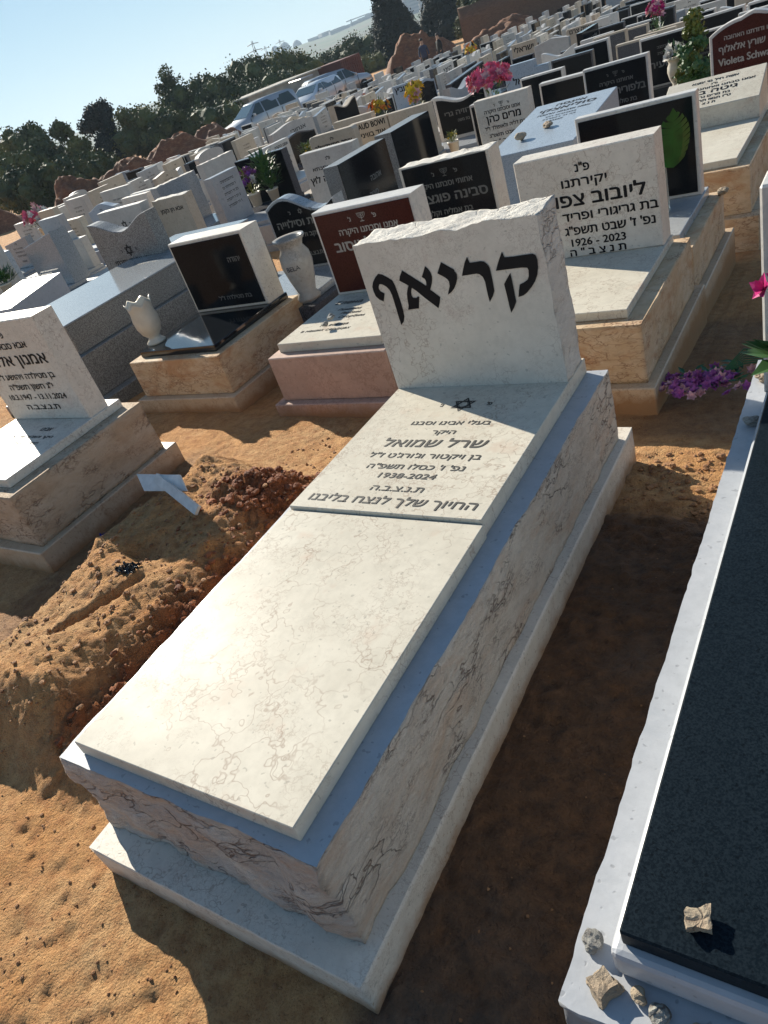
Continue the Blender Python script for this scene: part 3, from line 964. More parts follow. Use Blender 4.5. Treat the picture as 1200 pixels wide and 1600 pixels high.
# ------------------------------------------------------------------ the graves one can tell apart further back
def grave(x, y, w, face, zt, shape, mats, panel, lines, label, **kw):
    cx, cy = W(x, y, w, face)
    zg = gz(cx, cy)
    m = C4(mats) if isinstance(mats, str) else mats
    t = tomb(cx, cy, w, face, max(0.75, min(1.25, zt - zg)), m, shape, panel, lines=lines, label=label, zg=zg, **kw)
    TAKEN.append((cx + (-0.4 if face == 'X' else 0) * -1 * 1.0 if False else cx, cy, face, w))
    MARKS.append((Vector((cx, cy, zt)), label))
    return t


TAKEN = [(-2.1, 1.4, 'Y', .7), (-2.1, 3.1, 'Y', .7), (-.9, 3.1, 'Y', .7), (.33, 3.2, 'Y', .7), (.32, 4.2, 'Y', .7), (-.9, 4.2, 'Y', .7), (-2., 4., 'Y', .7),
         (-3.6, 3.0, 'Y', .9), (-3.6, 4.0, 'Y', .9), (-3.6, 4.9, 'Y', .9)]
MARKS = []
HB = [('תנצבה', 0, .44, .05)]
dl = lambda n, z=.80, s=.045, st=.075: [('*dash', 0, z - st * i, s) for i in range(n)]

# open slab tombs with a tilted pillow stone
def pillow(x0, x1, y0, y1, ys, zf, zb, zg, mats, label, lines, ink='ink_soft', bodyz=.34, ln=1.6):
    t = empty('gravestone', ((x0 + x1) / 2, ys, zg), 0, label, 'gravestone')
    cx = (x0 + x1) / 2
    X0, X1 = x0 - cx, x1 - cx
    obj('plinth', box(X0 - .13, X1 + .13, y0 - ys - .13, y1 - ys + .05, -.25, .10), mats[0], t)
    obj('body', box(X0 - .08, X1 + .08, y0 - ys - .06, y1 - ys + .03, .1005, bodyz), mats[1], t)
    obj('plate', box(X0, X1, y0 - ys, y1 - ys, bodyz + .0005, bodyz + .045, .003), mats[2], t)
    b = bmesh.new()
    zz = bodyz + .0455
    Y = y1 - ys
    P = [(X0, 0, zz), (X1, 0, zz), (X1, Y, zz), (X0, Y, zz), (X0, 0, zf - zg), (X1, 0, zf - zg), (X1, Y, zb - zg), (X0, Y, zb - zg)]
    v = [b.verts.new(p) for p in P]
    for f in ((0, 3, 2, 1), (4, 5, 6, 7), (0, 1, 5, 4), (2, 3, 7, 6), (1, 2, 6, 5), (3, 0, 4, 7)):
        b.faces.new([v[i] for i in f])
    bmesh.ops.bevel(b, geom=b.edges[:], offset=.004, segments=1, affect='EDGES')
    pw = obj('pillow_stone', b, mats[3], t)
    sl = (zb - zf) / Y
    n = Vector((0, -sl, 1)).normalized()
    L = hypot(Y, zb - zf)
    obj('inscription', lettering(lines, lambda u, q, l: (u, q * L * Y / L, zf - zg + q * L * sl * Y / L + .0015 + l) if False else Vector((u, q * Y / L, zf - zg + q * (zb - zf) / L)) + n * (.0012 + l), .03), ink, pw)
    MARKS.append((Vector((cx, ys, zb)), label))
    TAKEN.append((cx, ys, 'Y', .8))
    TAKEN.append((cx, ys - .6, 'Y', .8))
    return t


pillow(0.06, .74, 4.82, 6.22, 5.80, .45, .575, -.12, ('travertine', 'travertine', 'cream', 'cream'), 'cream grave with a tilted lettered pillow stone, at the top right by the sandy path',
       [('אשת חיל מי ימצא', 0, .355, .045), ('פ"נ', 0, .31, .035), ('אמנו סבתנו ואחותנו האהובה', 0, .262, .042, .56), ('גיטה בוק', 0, .195, .075, .34), ('בת מרים נרפה', 0, .142, .044), ('ט"ז תמוז תרצ"ה', 0, .092, .044), ('ת נ צ', 0, .045, .042)], 'ink', bodyz=.385)
pillow(-1.20, -.47, 4.95, 6.72, 5.45, .50, .60, -.30, C4('granite_blue'), 'pale blue granite tomb with a long tilted lettered top and pebbles on it',
       [('איינסה', 0, 1.12, .10), ('סוליאצקי', 0, 1.0, .12, .5), ("אמא וסבתא אהובה", 0, .90, .06), ('*dash', 0, .82, .045), ('*dash', 0, .75, .045), ('תנצבה', 0, .68, .045)], 'ink', bodyz=.33)
pillow(-6.15, -5.45, 3.0, 4.25, 3.55, .50, .58, .0, C4('marble_lt'), 'white marble pillow stone full of small text at the left edge',
       [('*dash', 0, .80 - .085 * i, .05) for i in range(9)], 'ink_soft', bodyz=.30)

gr = grave
gr(-7.1, 5.05, .62, 'Y', .85, 'slant', 'granite_pol', None, None, 'blue grey striped marble headstone near the left edge with an oval dark face', thick=.25)
gr(-4.45, 4.05, .80, 'Y', .96, 'dip', 'granite', None, star3(.80, .05) + [('אמי אחותי וסבתי', 0, .69, .06, .5), ('היקרה', 0, .62, .05), ('מטילדה אוגרושטם', 0, .52, .085, .62), ('תנצבה', 0, .44, .05)], 'grey granite headstone with a wavy dipped top and a star, behind the long granite tomb')
gr(-9.3, 6.9, .5, 'Y', .78, 'flat', 'bluegrey', None, dl(3), 'small bluish marble headstone between the wavy granite one and the field edge')
gr(-13.3, 10.46, .6, 'Y', .61, 'flat', 'greyw', None, dl(3), 'beige square headstone far left with two lines of small text')
gr(-12.47, 9.13, .5, 'Y', .68, 'flat', 'beige', None, dl(2), 'small sandy headstone with a rough top far out at the left')
gr(-15.7, 13.49, .8, 'X', .52, 'flat', 'beige', None, [('פ"נ', 0, .85, .05)] + dl(3, .76), 'cream headstone turned to the right with four text rows, far left by the dirt mounds')
gr(-11.54, 9.99, .85, 'Y', .62, 'flat', 'greyw', None, dl(2), 'wide pale headstone under the cream one that is turned to the right')
gr(-6.15, 5.53, .76, 'Y', .84, 'flat', 'greyw', None, star3(.85, .045) + [('אמא וסבתא', 0, .74, .05, .3), ('ברנר לאה', 0, .63, .10, .44), ('בת שלמה ורבקה', 0, .53, .055, .44)], 'pale headstone with a star and a big short name, left of the rough beige one')
gr(-5.36, 5.68, .52, 'Y', .81, 'flat', 'beige', None, [('אבא חן נקמן', 0, .86, .06, .36)], 'beige headstone with one line of text and a rough white top', roughtop=1)
gr(-7.2, 7.5, .85, 'X', .73, 'flat', 'granite_pol', None, None, 'big plain rough topped grey stone slab behind the beige one', roughtop=2)
gr(-7.6, 8.95, .80, 'X', .71, 'flat', 'greyw', None, star3(.84, .05) + [('אמא', 0, .72, .05)], 'grey headstone with a star and a rough edge, left of the black one with flowers', roughtop=2)
gr(-11.2, 12.6, .85, 'X', .56, 'arch', 'greyw', None, None, 'plain grey headstone with a rounded arch top at mid left')
gr(-13.26, 16.24, .8, 'X', .31, 'flat', 'beige', None, dl(2), 'plain beige headstone turned right, in front of the parked cars')
gr(-11.67, 15.85, 1.9, 'X', .31, 'wave', 'greyw', None, [('אנחורי', .2, .78, .13, .7)], 'double width pale headstone with one bold surname, below the white car')
gr(-5.7, 7.05, .55, 'X', .70, 'flat', 'bluegrey', None, dl(5, .9), 'bluish grey headstone left of the purple flowers, five faint rows')
gr(-6.6, 8.57, .93, 'Y', .64, 'flat', 'granite_dk', 'black', None, 'wide black headstone behind the purple and the green potted plants', pm=.01)
gr(-7.7, 10.2, 1.2, 'X', .50, 'flat', 'white', None, [('אמנו היקרה', .33, .88, .07, .4), ('וסבתנו', .33, .78, .06, .25), ('בת שלום', .33, .68, .06, .3), ('בת מרדכי', .33, .58, .06, .3), ('תנצבה', .33, .48, .06, .2)], 'white headstone lettered on its right half, behind the black one with flowers')
gr(-8.9, 12.6, 1.3, 'X', .36, 'wave', 'granite_dk', 'black', None, 'dark headstone with a wavy blue-grey top edge near the middle of the field', pm=.03)
gr(-5.83, 9.46, .83, 'Y', .58, 'round', 'beige', None, [('פ"נ', 0, .92, .05), ('ציפה חודובקשי"ב', 0, .81, .11, .68), ('בת ברוך', 0, .70, .06)], 'cream headstone with rounded corners and one big Hebrew name line')
gr(-5.0, 8.0, .78, 'Y', .70, 'round', 'greyw', None, [('פ"נ', 0, .88, .05), ('אמא וסבתא', 0, .80, .05, .3), ('לאה לוין', 0, .68, .10, .4)], 'pale grey headstone half hidden by the black slanted block', zg=None) if False else None
gr(-5.56, 10.2, .70, 'Y', .52, 'flat', 'beige', None, [('MAUD BOWI', .02, .90, .11, .56), ('אוד בוויני', .05, .78, .10, .45), ('בת גרשון', .1, .68, .05)], 'cream headstone with a name in Latin capitals over a Hebrew one')
gr(-4.84, 10.2, .70, 'Y', .52, 'flat', 'beige', None, star3(.87, .045) + [('אבינו וסבנו', 0, .75, .05, .3)], 'cream headstone with a small star, right of the one in Latin capitals', bodyrough=0)
gr(-7.02, 11.92, .83, 'Y', .45, 'flat', 'beige', None, None, 'blank cream headstone behind the one in Latin capitals')
gr(-8.0, 13.5, .9, 'X', .62, 'dip', 'beige', 'black', [('רבקה', -.1, .80, .10, .3)], 'beige headstone with two rounded black lobes beside yellow flowers', pm=.03, ink='pale_ink')
gr(-10.4, 20.04, .75, 'Y', .13, 'flat', 'granite_blue', None, [('סקוביץ', 0, .84, .20, .6)], 'blue grey headstone with one bold surname, left of the sunflowers')
gr(-13.75, 24.9, .55, 'Y', 0.0, 'flat', 'white', None, None, 'small white headstone in the rows beyond the bold blue grey one')
gr(-2.55, 8.31, .66, 'Y', .585, 'flat', 'cream_hone', None, menorah3(.92) + [('אמנו וסבתנו היקרה', 0, .85, .055, .44), ('מרים כהן', 0, .755, .11, .42), ('בת דליה ולאופולד ז"ל', 0, .675, .055, .5), ('כ"ג שבט תשפ"ג', 0, .595, .055, .42), ('ת נ צ ב " ה', 0, .525, .055, .36)], 'pale headstone with a black menorah and bold name, pink flowers above it')
gr(-4.45, 10.95, .91, 'Y', .48, 'dip', ('cream_hone', 'cream_hone', 'bluegrey', 'white'), 'black', [('גרוזיה גרי', -.05, .72, .10, .5), ('בת משה', 0, .62, .06)], 'wavy topped white headstone with a glossy black face, small pot in front', pm=.05, ink='dim_ink')
gr(-4.85, 12.39, 1.0, 'X', .42, 'dip', 'bluegrey', None, None, 'bluish headstone with a curved top, behind the pink flowers at the left')
gr(-6.66, 16.12, 1.9, 'X', .24, 'slant', 'granite_dk', 'black', None, 'long double black headstone sloping up to the right', pm=.03)
gr(-10.63, 23.66, .95, 'X', 0.02, 'flat', 'white', None, [('קינן', 0, .80, .22, .6)], 'white headstone with one bold short surname in the far rows')
gr(-8.3, 17.6, 1.0, 'X', .24, 'wave', 'granite_blue', 'black', [('שי', .3, .7, .2, .25)], 'blue granite headstone with a black half, right of the sunflowers', pm=.06)
gr(-4.61, 14.21, .85, 'Y', .31, 'step', 'granite_blue', None, [('כתבאל', -.05, .68, .16, .45)], 'stepped blue grey headstone with one big name, over the pink flowers')
gr(-5.9, 19.3, .85, 'Y', .17, 'gable', 'greyw', None, None, 'large pale gabled headstone with a small arched niche, upper right')
gr(-8.13, 23.4, .75, 'Y', -.01, 'flat', 'beige', None, [('ישראלי', 0, .78, .2, .6)], 'beige headstone with one large surname and a small terracotta vase')
gr(-6.5, 23.5, .85, 'Y', -.06, 'round', 'beige', None, [('יצחק צרם', 0, .84, .15, .65)], 'sandy headstone with rounded corners and a single name line, top right')
gr(-4.75, 19.4, 1.3, 'X', .09, 'flat', 'black', None, [('שלמה ויצמן', .1, .75, .14, .7)], 'big dark plain headstone turned right near the top right', ink='dim_ink')
gr(-3.4, 11.9, .68, 'Y', .30, 'flat', ('cream_hone', 'cream_hone', 'white', 'white'), 'black', [('תש"ע', .15, .6, .08)], 'black faced headstone in a thin cream frame, right of the pink flowers', pm=.025, ink='dim_ink')
gr(-1.39, 8.7, .70, 'Y', .555, 'flat', ('travertine', 'travertine', 'bluegrey', 'white'), 'black', menorah3(.90) + [('אחותנו היקרה', 0, .81, .055, .36), ('בלפוריה סאלמי', 0, .70, .10, .6), ('בת סולומון ורחל', 0, .60, .06, .4), ('נפ\' ט"ו שבט', 0, .52, .055)], 'black headstone in a white frame with a menorah, above the pale blue tomb', pm=.025, ink='dim_ink', thick=.10)
gr(-1.48, 11.5, .72, 'Y', .40, 'flat', ('greyw', 'greyw', 'black', 'white'), 'black', dl(2, .85) + [('שעיה', -.1, .62, .12, .3)], 'black headstone in a white frame with a white urn of roses before it', pm=.025, ink='dim_ink', thick=.10)
gr(-.147, 9.0, .84, 'Y', .70, 'ogee', ('white', 'white', 'white', 'white'), 'red', [('אחותנו ודודתנו האהובה', .0, .93, .055, .55), ('ויולטה שורץ אלאלוף', .0, .82, .085, .66), ('Violeta Schwartz Al', 0.0, .70, .095, .68)], 'dark red headstone with curved white-edged top and Latin name, top right corner', pm=.03, ink='pale_ink')
# two grey granite blocks with black faces turned to the right
gr(-2.28, 4.98, .82, 'X', .80, 'flat', 'granite', 'black', [('אהובה', .1, .78, .07), ('סוניה', .0, .66, .07), ('בת דניאל', 0, .54, .06)], 'grey granite block with a polished black side, behind the red granite grave', ink='dim_ink', pm=.0, thick=.16, front=.5)
gr(-2.97, 7.07, .92, 'X', .67, 'flat', 'granite', 'black', None, 'grey granite block with a black side, left of the small potted plant', pm=.0, thick=.22, front=.5)
gr(-4.15, 6.95, .75, 'Y', .70, 'flat', 'greyw', None, [('פ"נ', 0, .90, .05), ('אמא וסבתא', -.05, .81, .055, .4), ('סופיה לוץ', -.1, .68, .10, .45)], 'pale headstone mostly hidden behind the first black sided granite block')
gr(-3.3, 12.9, 1.2, 'X', .22, 'gable', 'granite_dk', None, None, 'low dark granite headstone with a blue sheen beside the black framed ones') if False else None
note_kids()

# ------------------------------------------------------------------ the many graves of the far rows
VAR = [('greyw', 'flat', None, 'square pale grey'), ('beige', 'flat', None, 'square beige'), ('white', 'flat', None, 'square white marble'), ('bluegrey', 'flat', None, 'square blue grey'),
       ('white', 'flat', 'black', 'white framed black'), ('greyw', 'arch', None, 'round topped grey'), ('white', 'dip', None, 'wavy topped white'), ('granite_dk', 'flat', 'black', 'flat black'),
       ('beige', 'gable', None, 'gabled beige'), ('granite_pol', 'slant', None, 'slant topped granite'), ('greyw', 'flat', 'black', 'grey framed black'), ('white', 'round', None, 'soft cornered white'),
       ('beige', 'flat', 'granite_dk', 'beige framed dark'), ('granite_blue', 'wave', None, 'humped blue granite'), ('cream_hone', 'flat', None, 'plain cream'), ('greyw', 'step', None, 'stepped pale')]
PROTO = []


def visible(p):
    c = [sum(RC[i][k] * (p[k] - CAM[k]) for k in range(3)) for i in range(3)]
    if c[2] < .2: return None
    return (600 + 1143.95 * c[0] / c[2], 800 + 1143.95 * c[1] / c[2], c[2])


EDGE = [(-.85, 17.5), (-.81, 23.5), (-.77, 28), (-.73, 31), (-.68, 35), (-.63, 38), (-.58, 40), (-.51, 41), (-.44, 42), (-.37, 46), (-.32, 49), (-.24, 52), (-.1, 55)]


def dmax(ux):
    for (a, da), (b_, db) in zip(EDGE, EDGE[1:]):
        if a <= ux <= b_:
            return da + (db - da) * (ux - a) / (b_ - a)
    return EDGE[0][1] - 4 if ux < -.85 else 55


rf = random.Random(11)
SPOTS = []
yy = 5.1
row = 0
while yy < 60:
    xx = 4.0
    while xx > -34:
        d = hypot(xx - CAM.x, yy - CAM.y)
        ux = (xx - CAM.x) / d
        x, y = xx + rf.uniform(-.06, .06), yy + rf.uniform(-.05, .05)
        zone = 'X' if (x < -6.5 and y > 6.5 and noise.noise(Vector((x * .12, y * .12, 0))) > -.08) else 'Y'
        if d < dmax(ux) and d > 5.5 and not (x > -3.0 and y < 8.0) and not (x > -6.4 and y < 7.2) and rf.random() > .06:
            if y < 4.6 + .3 * abs(x): pass
            if all(abs(x - a) > (.92 if f == 'Y' and zone == 'Y' else 1.12) + (w_ - .7) * .5 or abs(y - b_) > 1.02 + ((w_ - .7) * .5 if f == 'X' else 0) for a, b_, f, w_ in TAKEN):
                v = visible((x, y, gz(x, y) + 1.0))
                if v and -40 < v[0] < 1240 and -40 < v[1] < 1600:
                    if not any(abs(x - s[1]) < .9 and abs(y - s[2]) < .9 for s in SPOTS[-60:]):
                        SPOTS.append((d, x, y, zone))
        xx -= 1.0
    yy += 1.16
    row += 1
# a few graves near the left edge, in front of the wide rows
SPOTS += [(9, -8.4, 4.6, 'Y'), (9.5, -9.2, 5.8, 'Y')]
SPOTS.sort()
NIND = 300
near, rest = SPOTS[:NIND], SPOTS[NIND:]
CAND = [('the purple flowers', (388, 280)), ('the pink bouquet', (775, 125)), ('the sunflowers', (655, 150)), ('the parked cars', (430, 170)), ('the dirt mounds', (230, 230)), ('the cypresses', (620, 60)),
        ('the brown wall', (840, 30)), ('the far heap of earth', (650, 80)), ('the white urn', (1050, 90)), ('the pale pink flowers', (35, 325)), ('the bold surname stone', (650, 150)), ('the beige shed', (450, 140)),
        ('the left edge', (0, 400)), ('the top edge', (950, 0)), ('the red headstone', (1150, 60)), ('the wavy granite headstone', (135, 360))]
USED = {}


def where(v):
    nm, (a, b_) = min(CAND, key=lambda c: hypot(c[1][0] - v[0], c[1][1] - v[1]))
    dx, dy = v[0] - a, v[1] - b_
    r = hypot(dx, dy)
    side = ('right of ' if dx > 0 else 'left of ') if abs(dx) > abs(dy) else ('below ' if dy > 0 else 'above ')
    return ('just ' if r < 35 else 'well ' if r > 90 else '') + side + nm


for i, (d, x, y, zone) in enumerate(near):
    k = rf.choice([0, 1, 2, 3, 4, 5, 6, 7, 0, 1, 7, 8, 9, 10, 11, 12, 13, 14, 1, 15, 4, 10, 4, 7, 6])
    v = visible((x, y, gz(x, y) + 1.0))
    key = k
    mt, shp, pnl, desc = VAR[k]
    while len(PROTO) < len(VAR): PROTO.append(None)
    zg = gz(x, y)
    if PROTO[k] is None:
        ln = None if rf.random() < .3 else ([('פ"נ', 0, .86, .05)] + dl(3, .77) + [('תנצבה', 0, .50, .05)])
        t = tomb(x, y, .7, zone, .98, C4(mt), shp, pnl, lines=ln, ink='dim_ink' if pnl else 'ink', front=.66, bev=.006)
        PROTO[k] = t
        note_kids()
    else:
        t = dup(PROTO[k])
    t.location = (x, y, zg - .02)
    # every stone has settled a little differently
    t.rotation_euler = (rf.uniform(-.01, .01), rf.uniform(-.012, .012), (pi / 2 if zone == 'X' else 0) + rf.uniform(-.03, .03))
    t.scale = (rf.uniform(.85, 1.1), rf.uniform(.9, 1.05), rf.uniform(.80, 1.05))
    lab = '%s headstone %s, %s' % (desc, 'turned to the right' if zone == 'X' else 'facing the camera', where(v))
    tag(t, lab, 'gravestone', 'gravestones in the far rows')
if rest:
    bm = bmesh.new()
    for d, x, y, zone in rest:
        z = gz(x, y)
        h, q = rf.uniform(.85, 1.08), rf.uniform(.3, .38)
        mi = rf.choice([0, 0, 1, 2, 2, 3, 4])
        if zone == 'Y':
            box(x - q, x + q, y, y + .14, z + .38, z + h, 0, bm, mi)
            box(x - q - .06, x + q + .06, y - .7, y + .2, z - .1, z + .38, 0, bm, 0)
        else:
            box(x - .14, x, y - q, y + q, z + .38, z + h, 0, bm, mi)
            box(x - .2, x + .7, y - q - .06, y + q + .06, z - .1, z + .38, 0, bm, 0)
    tag(obj('distant_gravestones', bm, ['greyw', 'beige', 'white', 'bluegrey', 'black']), 'distant mass of small pale gravestones at the top of the graveyard', 'gravestones', kind='stuff')
print('spots', len(near), len(rest))


# ------------------------------------------------------------------ vases, flowers, pebbles
def leaf(bm, p, d, ln, wd, up=Vector((0, 0, 1)), fold=.25, mi=0):
    d = d.normalized()
    s = d.cross(up)
    if s.length < .1: s = d.cross(Vector((1, 0, 0)))
    s.normalize()
    n = s.cross(d)
    P = [p, p + d * ln * .45 + s * wd / 2 - n * wd * fold * -.5, p + d * ln, p + d * ln * .45 - s * wd / 2 - n * wd * fold * -.5]
    m = p + d * ln * .5 + n * wd * .05
    v = [bm.verts.new(q) for q in P]
    for f in ((0, 1, 2), (0, 2, 3)):
        bm.faces.new([v[i] for i in f]).material_index = mi


def blossom(bm, p, d, r, rr, petals=6, mi=0):
    d = d.normalized()
    a = d.cross(Vector((.3, .2, 1))).normalized()
    b_ = d.cross(a)
    for layer in range(2):
        for k in range(petals):
            an = 2 * pi * (k + .5 * layer) / petals + rr.uniform(-.15, .15)
            o = (a * cos(an) + b_ * sin(an))
            dirv = (o + d * (.45 + .7 * layer)).normalized()
            leaf(bm, p, dirv, r * rr.uniform(.85, 1.15) * (1 - .25 * layer), r * .75, d, .3, mi)


VASE = {
    'pot': [(.055, 0), (.075, .13), (.082, .13), (.082, .15), (.07, .15), (.066, .12)],
    'urn': [(.06, 0), (.065, .02), (.04, .05), (.075, .12), (.095, .20), (.09, .25), (.07, .29), (.085, .33), (.095, .335), (.08, .32)],
    'tall': [(.05, 0), (.04, .03), (.055, .12), (.07, .22), (.06, .30), (.075, .36), (.06, .34)]}


def flowers(x, y, z, H, pet, label, leafm='leaf', pot='pot', potm='clay', n=26, spread=.15, low=.35, size=.035, seed=1, nleaf=90, cat='flowers', name='flower_vase', vs=1.0, leaf_len=.09, green_up=0.0):
    rr = random.Random(seed)
    t = empty(name, (x, y, z), 0, label, cat)
    P = [(r * vs, h * vs) for r, h in VASE[pot]]
    ph = max(h for r, h in P)
    obj('vase', lathe(P, 16), potm, t)
    fb = bmesh.new()
    for i in range(nleaf):
        a, e = rr.uniform(0, 2 * pi), rr.uniform(.1, 1.3)
        r = spread * rr.uniform(.1, 1) * .8
        zz = ph + (H - ph) * rr.uniform(.0, .8 + green_up)
        leaf(fb, Vector((r * cos(a), r * sin(a), zz)), Vector((cos(a) * cos(e), sin(a) * cos(e), sin(e))), leaf_len * rr.uniform(.7, 1.3), leaf_len * .3)
    for i in range(6):
        a = rr.uniform(0, 2 * pi)
        tube([(0, 0, ph * .6), (spread * .5 * cos(a), spread * .5 * sin(a), ph + (H - ph) * .7)], .004, .003, 4, fb)
    obj('foliage', fb, leafm, t)
    per = max(1, n // max(1, len(pet)))
    for pm_ in pet:
        pb = bmesh.new()
        for i in range(per):
            a, e = rr.uniform(0, 2 * pi), rr.uniform(-.1, 1)
            r = spread * sqrt(rr.random())
            zz = ph + (H - ph) * (low + (1 - low) * rr.random() * (1 - .5 * r / spread))
            blossom(pb, Vector((r * cos(a), r * sin(a), zz)), Vector((cos(a), sin(a), .6)), size * rr.uniform(.8, 1.3), rr)
        obj('blossoms', pb, 'f_' + pm_, t)
    return t


def zs(x, y): return gz(x, y) + .385


flowers(-2.62, 9.05, zs(-2.6, 9.05) + .0, .95, ['pink', 'palepink', 'pink', 'pink'], 'big bouquet of pink flowers standing behind the pale menorah headstone', n=130, spread=.27, low=.45, size=.06, seed=2, pot='tall', vs=1.4, nleaf=60)
flowers(-5.3, 12.0, zs(-5.3, 12.0), .95, ['yellow', 'yellow', 'palepink'], 'tall yellow sunflowers rising above the headstones in the middle', n=26, spread=.13, low=.35, size=.09, seed=3, pot='tall', vs=1.2, leafm='leaf_yl')
flowers(-12.6, 30.5, zs(-12.6, 30.5), .9, ['orange', 'yellow'], 'orange flowers in the far rows above the pink bouquet', n=30, spread=.25, size=.10, seed=4)
flowers(-8.1, 15.4, zs(-8.1, 15.4) + .1, .62, ['orange', 'yellow'], 'yellow and orange bouquet beside the black lobed headstone', n=40, spread=.22, size=.07, seed=5, leafm='leaf')
flowers(-8.35, 14.6, zs(-8.35, 14.6) + .1, .62, ['white', 'white'], 'white flowers left of the yellow and orange bouquet', n=26, spread=.18, size=.08, seed=6)
flowers(-6.05, 8.12, gz(-6.05, 8.12) + .42, .58, ['purple', 'white', 'violet'], 'purple and white flowers in a white pot on the black grave', n=26, spread=.16, size=.06, seed=7, leafm='leaf_yl', potm='clay', vs=1.2)
flowers(-5.85, 8.30, gz(-5.85, 8.3) + .42, .58, ['white'], 'spiky green potted plant right of the purple flowers', n=1, spread=.20, size=.02, seed=8, leafm='leaf', nleaf=260, leaf_len=.14, vs=1.1, green_up=.2, cat='potted plant', name='potted_plant')
flowers(-12.9, 9.35, gz(-12.9, 9.3) + .55, .60, ['palepink', 'pink', 'white'], 'pale pink artificial flowers among the headstones at the far left', n=60, spread=.28, size=.08, seed=9)
flowers(-3.47, 9.4, gz(-3.47, 9.4) + .39, .27, ['yellow'], 'small clay pot of yellow green succulents before the wavy black headstone', n=8, spread=.09, size=.02, seed=10, leafm='leaf_yl', nleaf=110, leaf_len=.05, cat='potted plant', name='potted_plant')
flowers(-0.89, 10.79, gz(-.89, 10.8) + .39, .52, ['white'], 'white urn with two lines of text and cream roses, before a black headstone', pot='urn', vs=1.05, n=16, spread=.12, low=.1, size=.06, seed=11, nleaf=12)
flowers(-2.1, 15.2, gz(-2.1, 15.2) + .45, .9, ['magenta', 'palepink'], 'magenta orchids standing tall by the grey headstones at the top', n=24, spread=.14, low=.5, size=.07, seed=12, pot='tall')
flowers(-5.75, 6.35, gz(-5.2, 6.0) + .40, .16, ['white'], 'small silvery green succulent beside the beige rough topped headstone', n=1, spread=.10, size=.01, seed=13, nleaf=120, leaf_len=.06, leafm='leaf', cat='potted plant', name='potted_plant')
flowers(-7.45, 4.8, gz(-7.4, 4.8) + .42, .30, ['white'], 'leafy green plant in front of the striped marble headstone at left', n=1, spread=.20, size=.01, seed=14, nleaf=220, leaf_len=.09, cat='potted plant', name='potted_plant')
flowers(-7.2, 11.2, gz(-7.2, 11.2) + .40, .48, ['yellow'], 'bushy yellow green plant in a dark pot beside the cream name headstone', n=6, spread=.20, size=.02, seed=15, leafm='leaf_yl', nleaf=320, leaf_len=.08, potm='granite_dk', cat='potted plant', name='potted_plant', vs=1.3)
flowers(-13.6, 23.6, gz(-13.6, 23.6) + .40, .5, ['palepink', 'orange'], 'faded pink and orange flowers before the parked cars', n=30, spread=.3, size=.09, seed=16)

# white tulip shaped vase, veined urn
t = empty('vase', (-2.47, 2.66, .372), 0, 'cream tulip shaped stone vase with a petalled rim on the black slab', 'vase')
obj('bowl', lathe([(.062, 0), (.066, .012), (.045, .03), (.038, .045), (.065, .075), (.083, .12), (.086, .17), (.078, .22), (.083, .262), (.090, .285), (.078, .272), (.070, .2)], 40, None, (.25, .034, 6)), 'clay', t)
t = empty('vase', (-1.62, 3.30, .31), 0, 'grey veined marble urn vase between the black slab grave and the red headstone', 'vase')
obj('urn', lathe([(.075, 0), (.08, .02), (.06, .05), (.085, .14), (.105, .24), (.10, .30), (.075, .345), (.085, .375), (.105, .395), (.105, .41), (.08, .40), (.07, .35)], 28), 'marble_vase', t)
obj('lettering', lettering([('BELA', 0, 0, .042)], lambda u, v, l: (.103 * sin(u / .1 + .35), -.103 * cos(u / .1 + .35) - l - .002, .22 + v), .01), 'granite_dk', t)

# big green leaf in a glass vase before the black headstone
t = empty('leaf_vase', (.50, 3.93, .31), 0, 'single big split green leaf in a clear glass vase beside the cream headstone', 'vase')
g = G('clear_glass')
MT['glass'] = g.out((.85, .9, .88), .05, Transmission_Weight=.85, IOR=1.2)
obj('glass_vase', lathe([(.035, 0), (.036, .01), (.035, .26), (.040, .30), (.036, .30), (.031, .02)], 18), 'glass', t)
tb = tube([(0, 0, .05), (.01, 0, .28), (.05, -.01, .30)], .005, .004, 5)
obj('stem', tb, 'leaf_dk', t)
lb = bmesh.new()
rr = random.Random(5)
base_, ux_, uy_ = Vector((.075, -.02, .235)), Vector((.80, .58, .08)).normalized(), Vector((.10, -.12, 1)).normalized()
def LP(u, v): return base_ + ux_ * u + uy_ * v + ux_.cross(uy_) * (-.5 * u * u * 3)
NL = 9
for sg in (-1, 1):
    for i in range(NL):
        s0, s1 = i / NL, (i + .86) / NL
        env = lambda q: .098 * (sin(pi * min(1, (q * .86 + .14))) ** .62)
        a, c = LP(0, .26 * s0), LP(0, .26 * (i + 1) / NL)
        m0, m1 = LP(sg * env(s0) * .55, .26 * s0 + .012), LP(sg * env(s0) * .55, .26 * (i + 1) / NL + .012)
        t0_, t1_ = LP(sg * env(s0 + .03), .26 * s0 + .03), LP(sg * env(s1), .26 * s1 + .028)
        va_ = [lb.verts.new(q) for q in (a, c, m1, m0, t0_, t1_)]
        lb.faces.new((va_[0], va_[1], va_[2], va_[3]))
        lb.faces.new((va_[3], va_[2], va_[5], va_[4]))
f = lb.faces.new([lb.verts.new(q) for q in (LP(-.03, .255), LP(.03, .255), LP(0, .30))])
obj('leaf_blade', lb, 'leaf_dk', t)

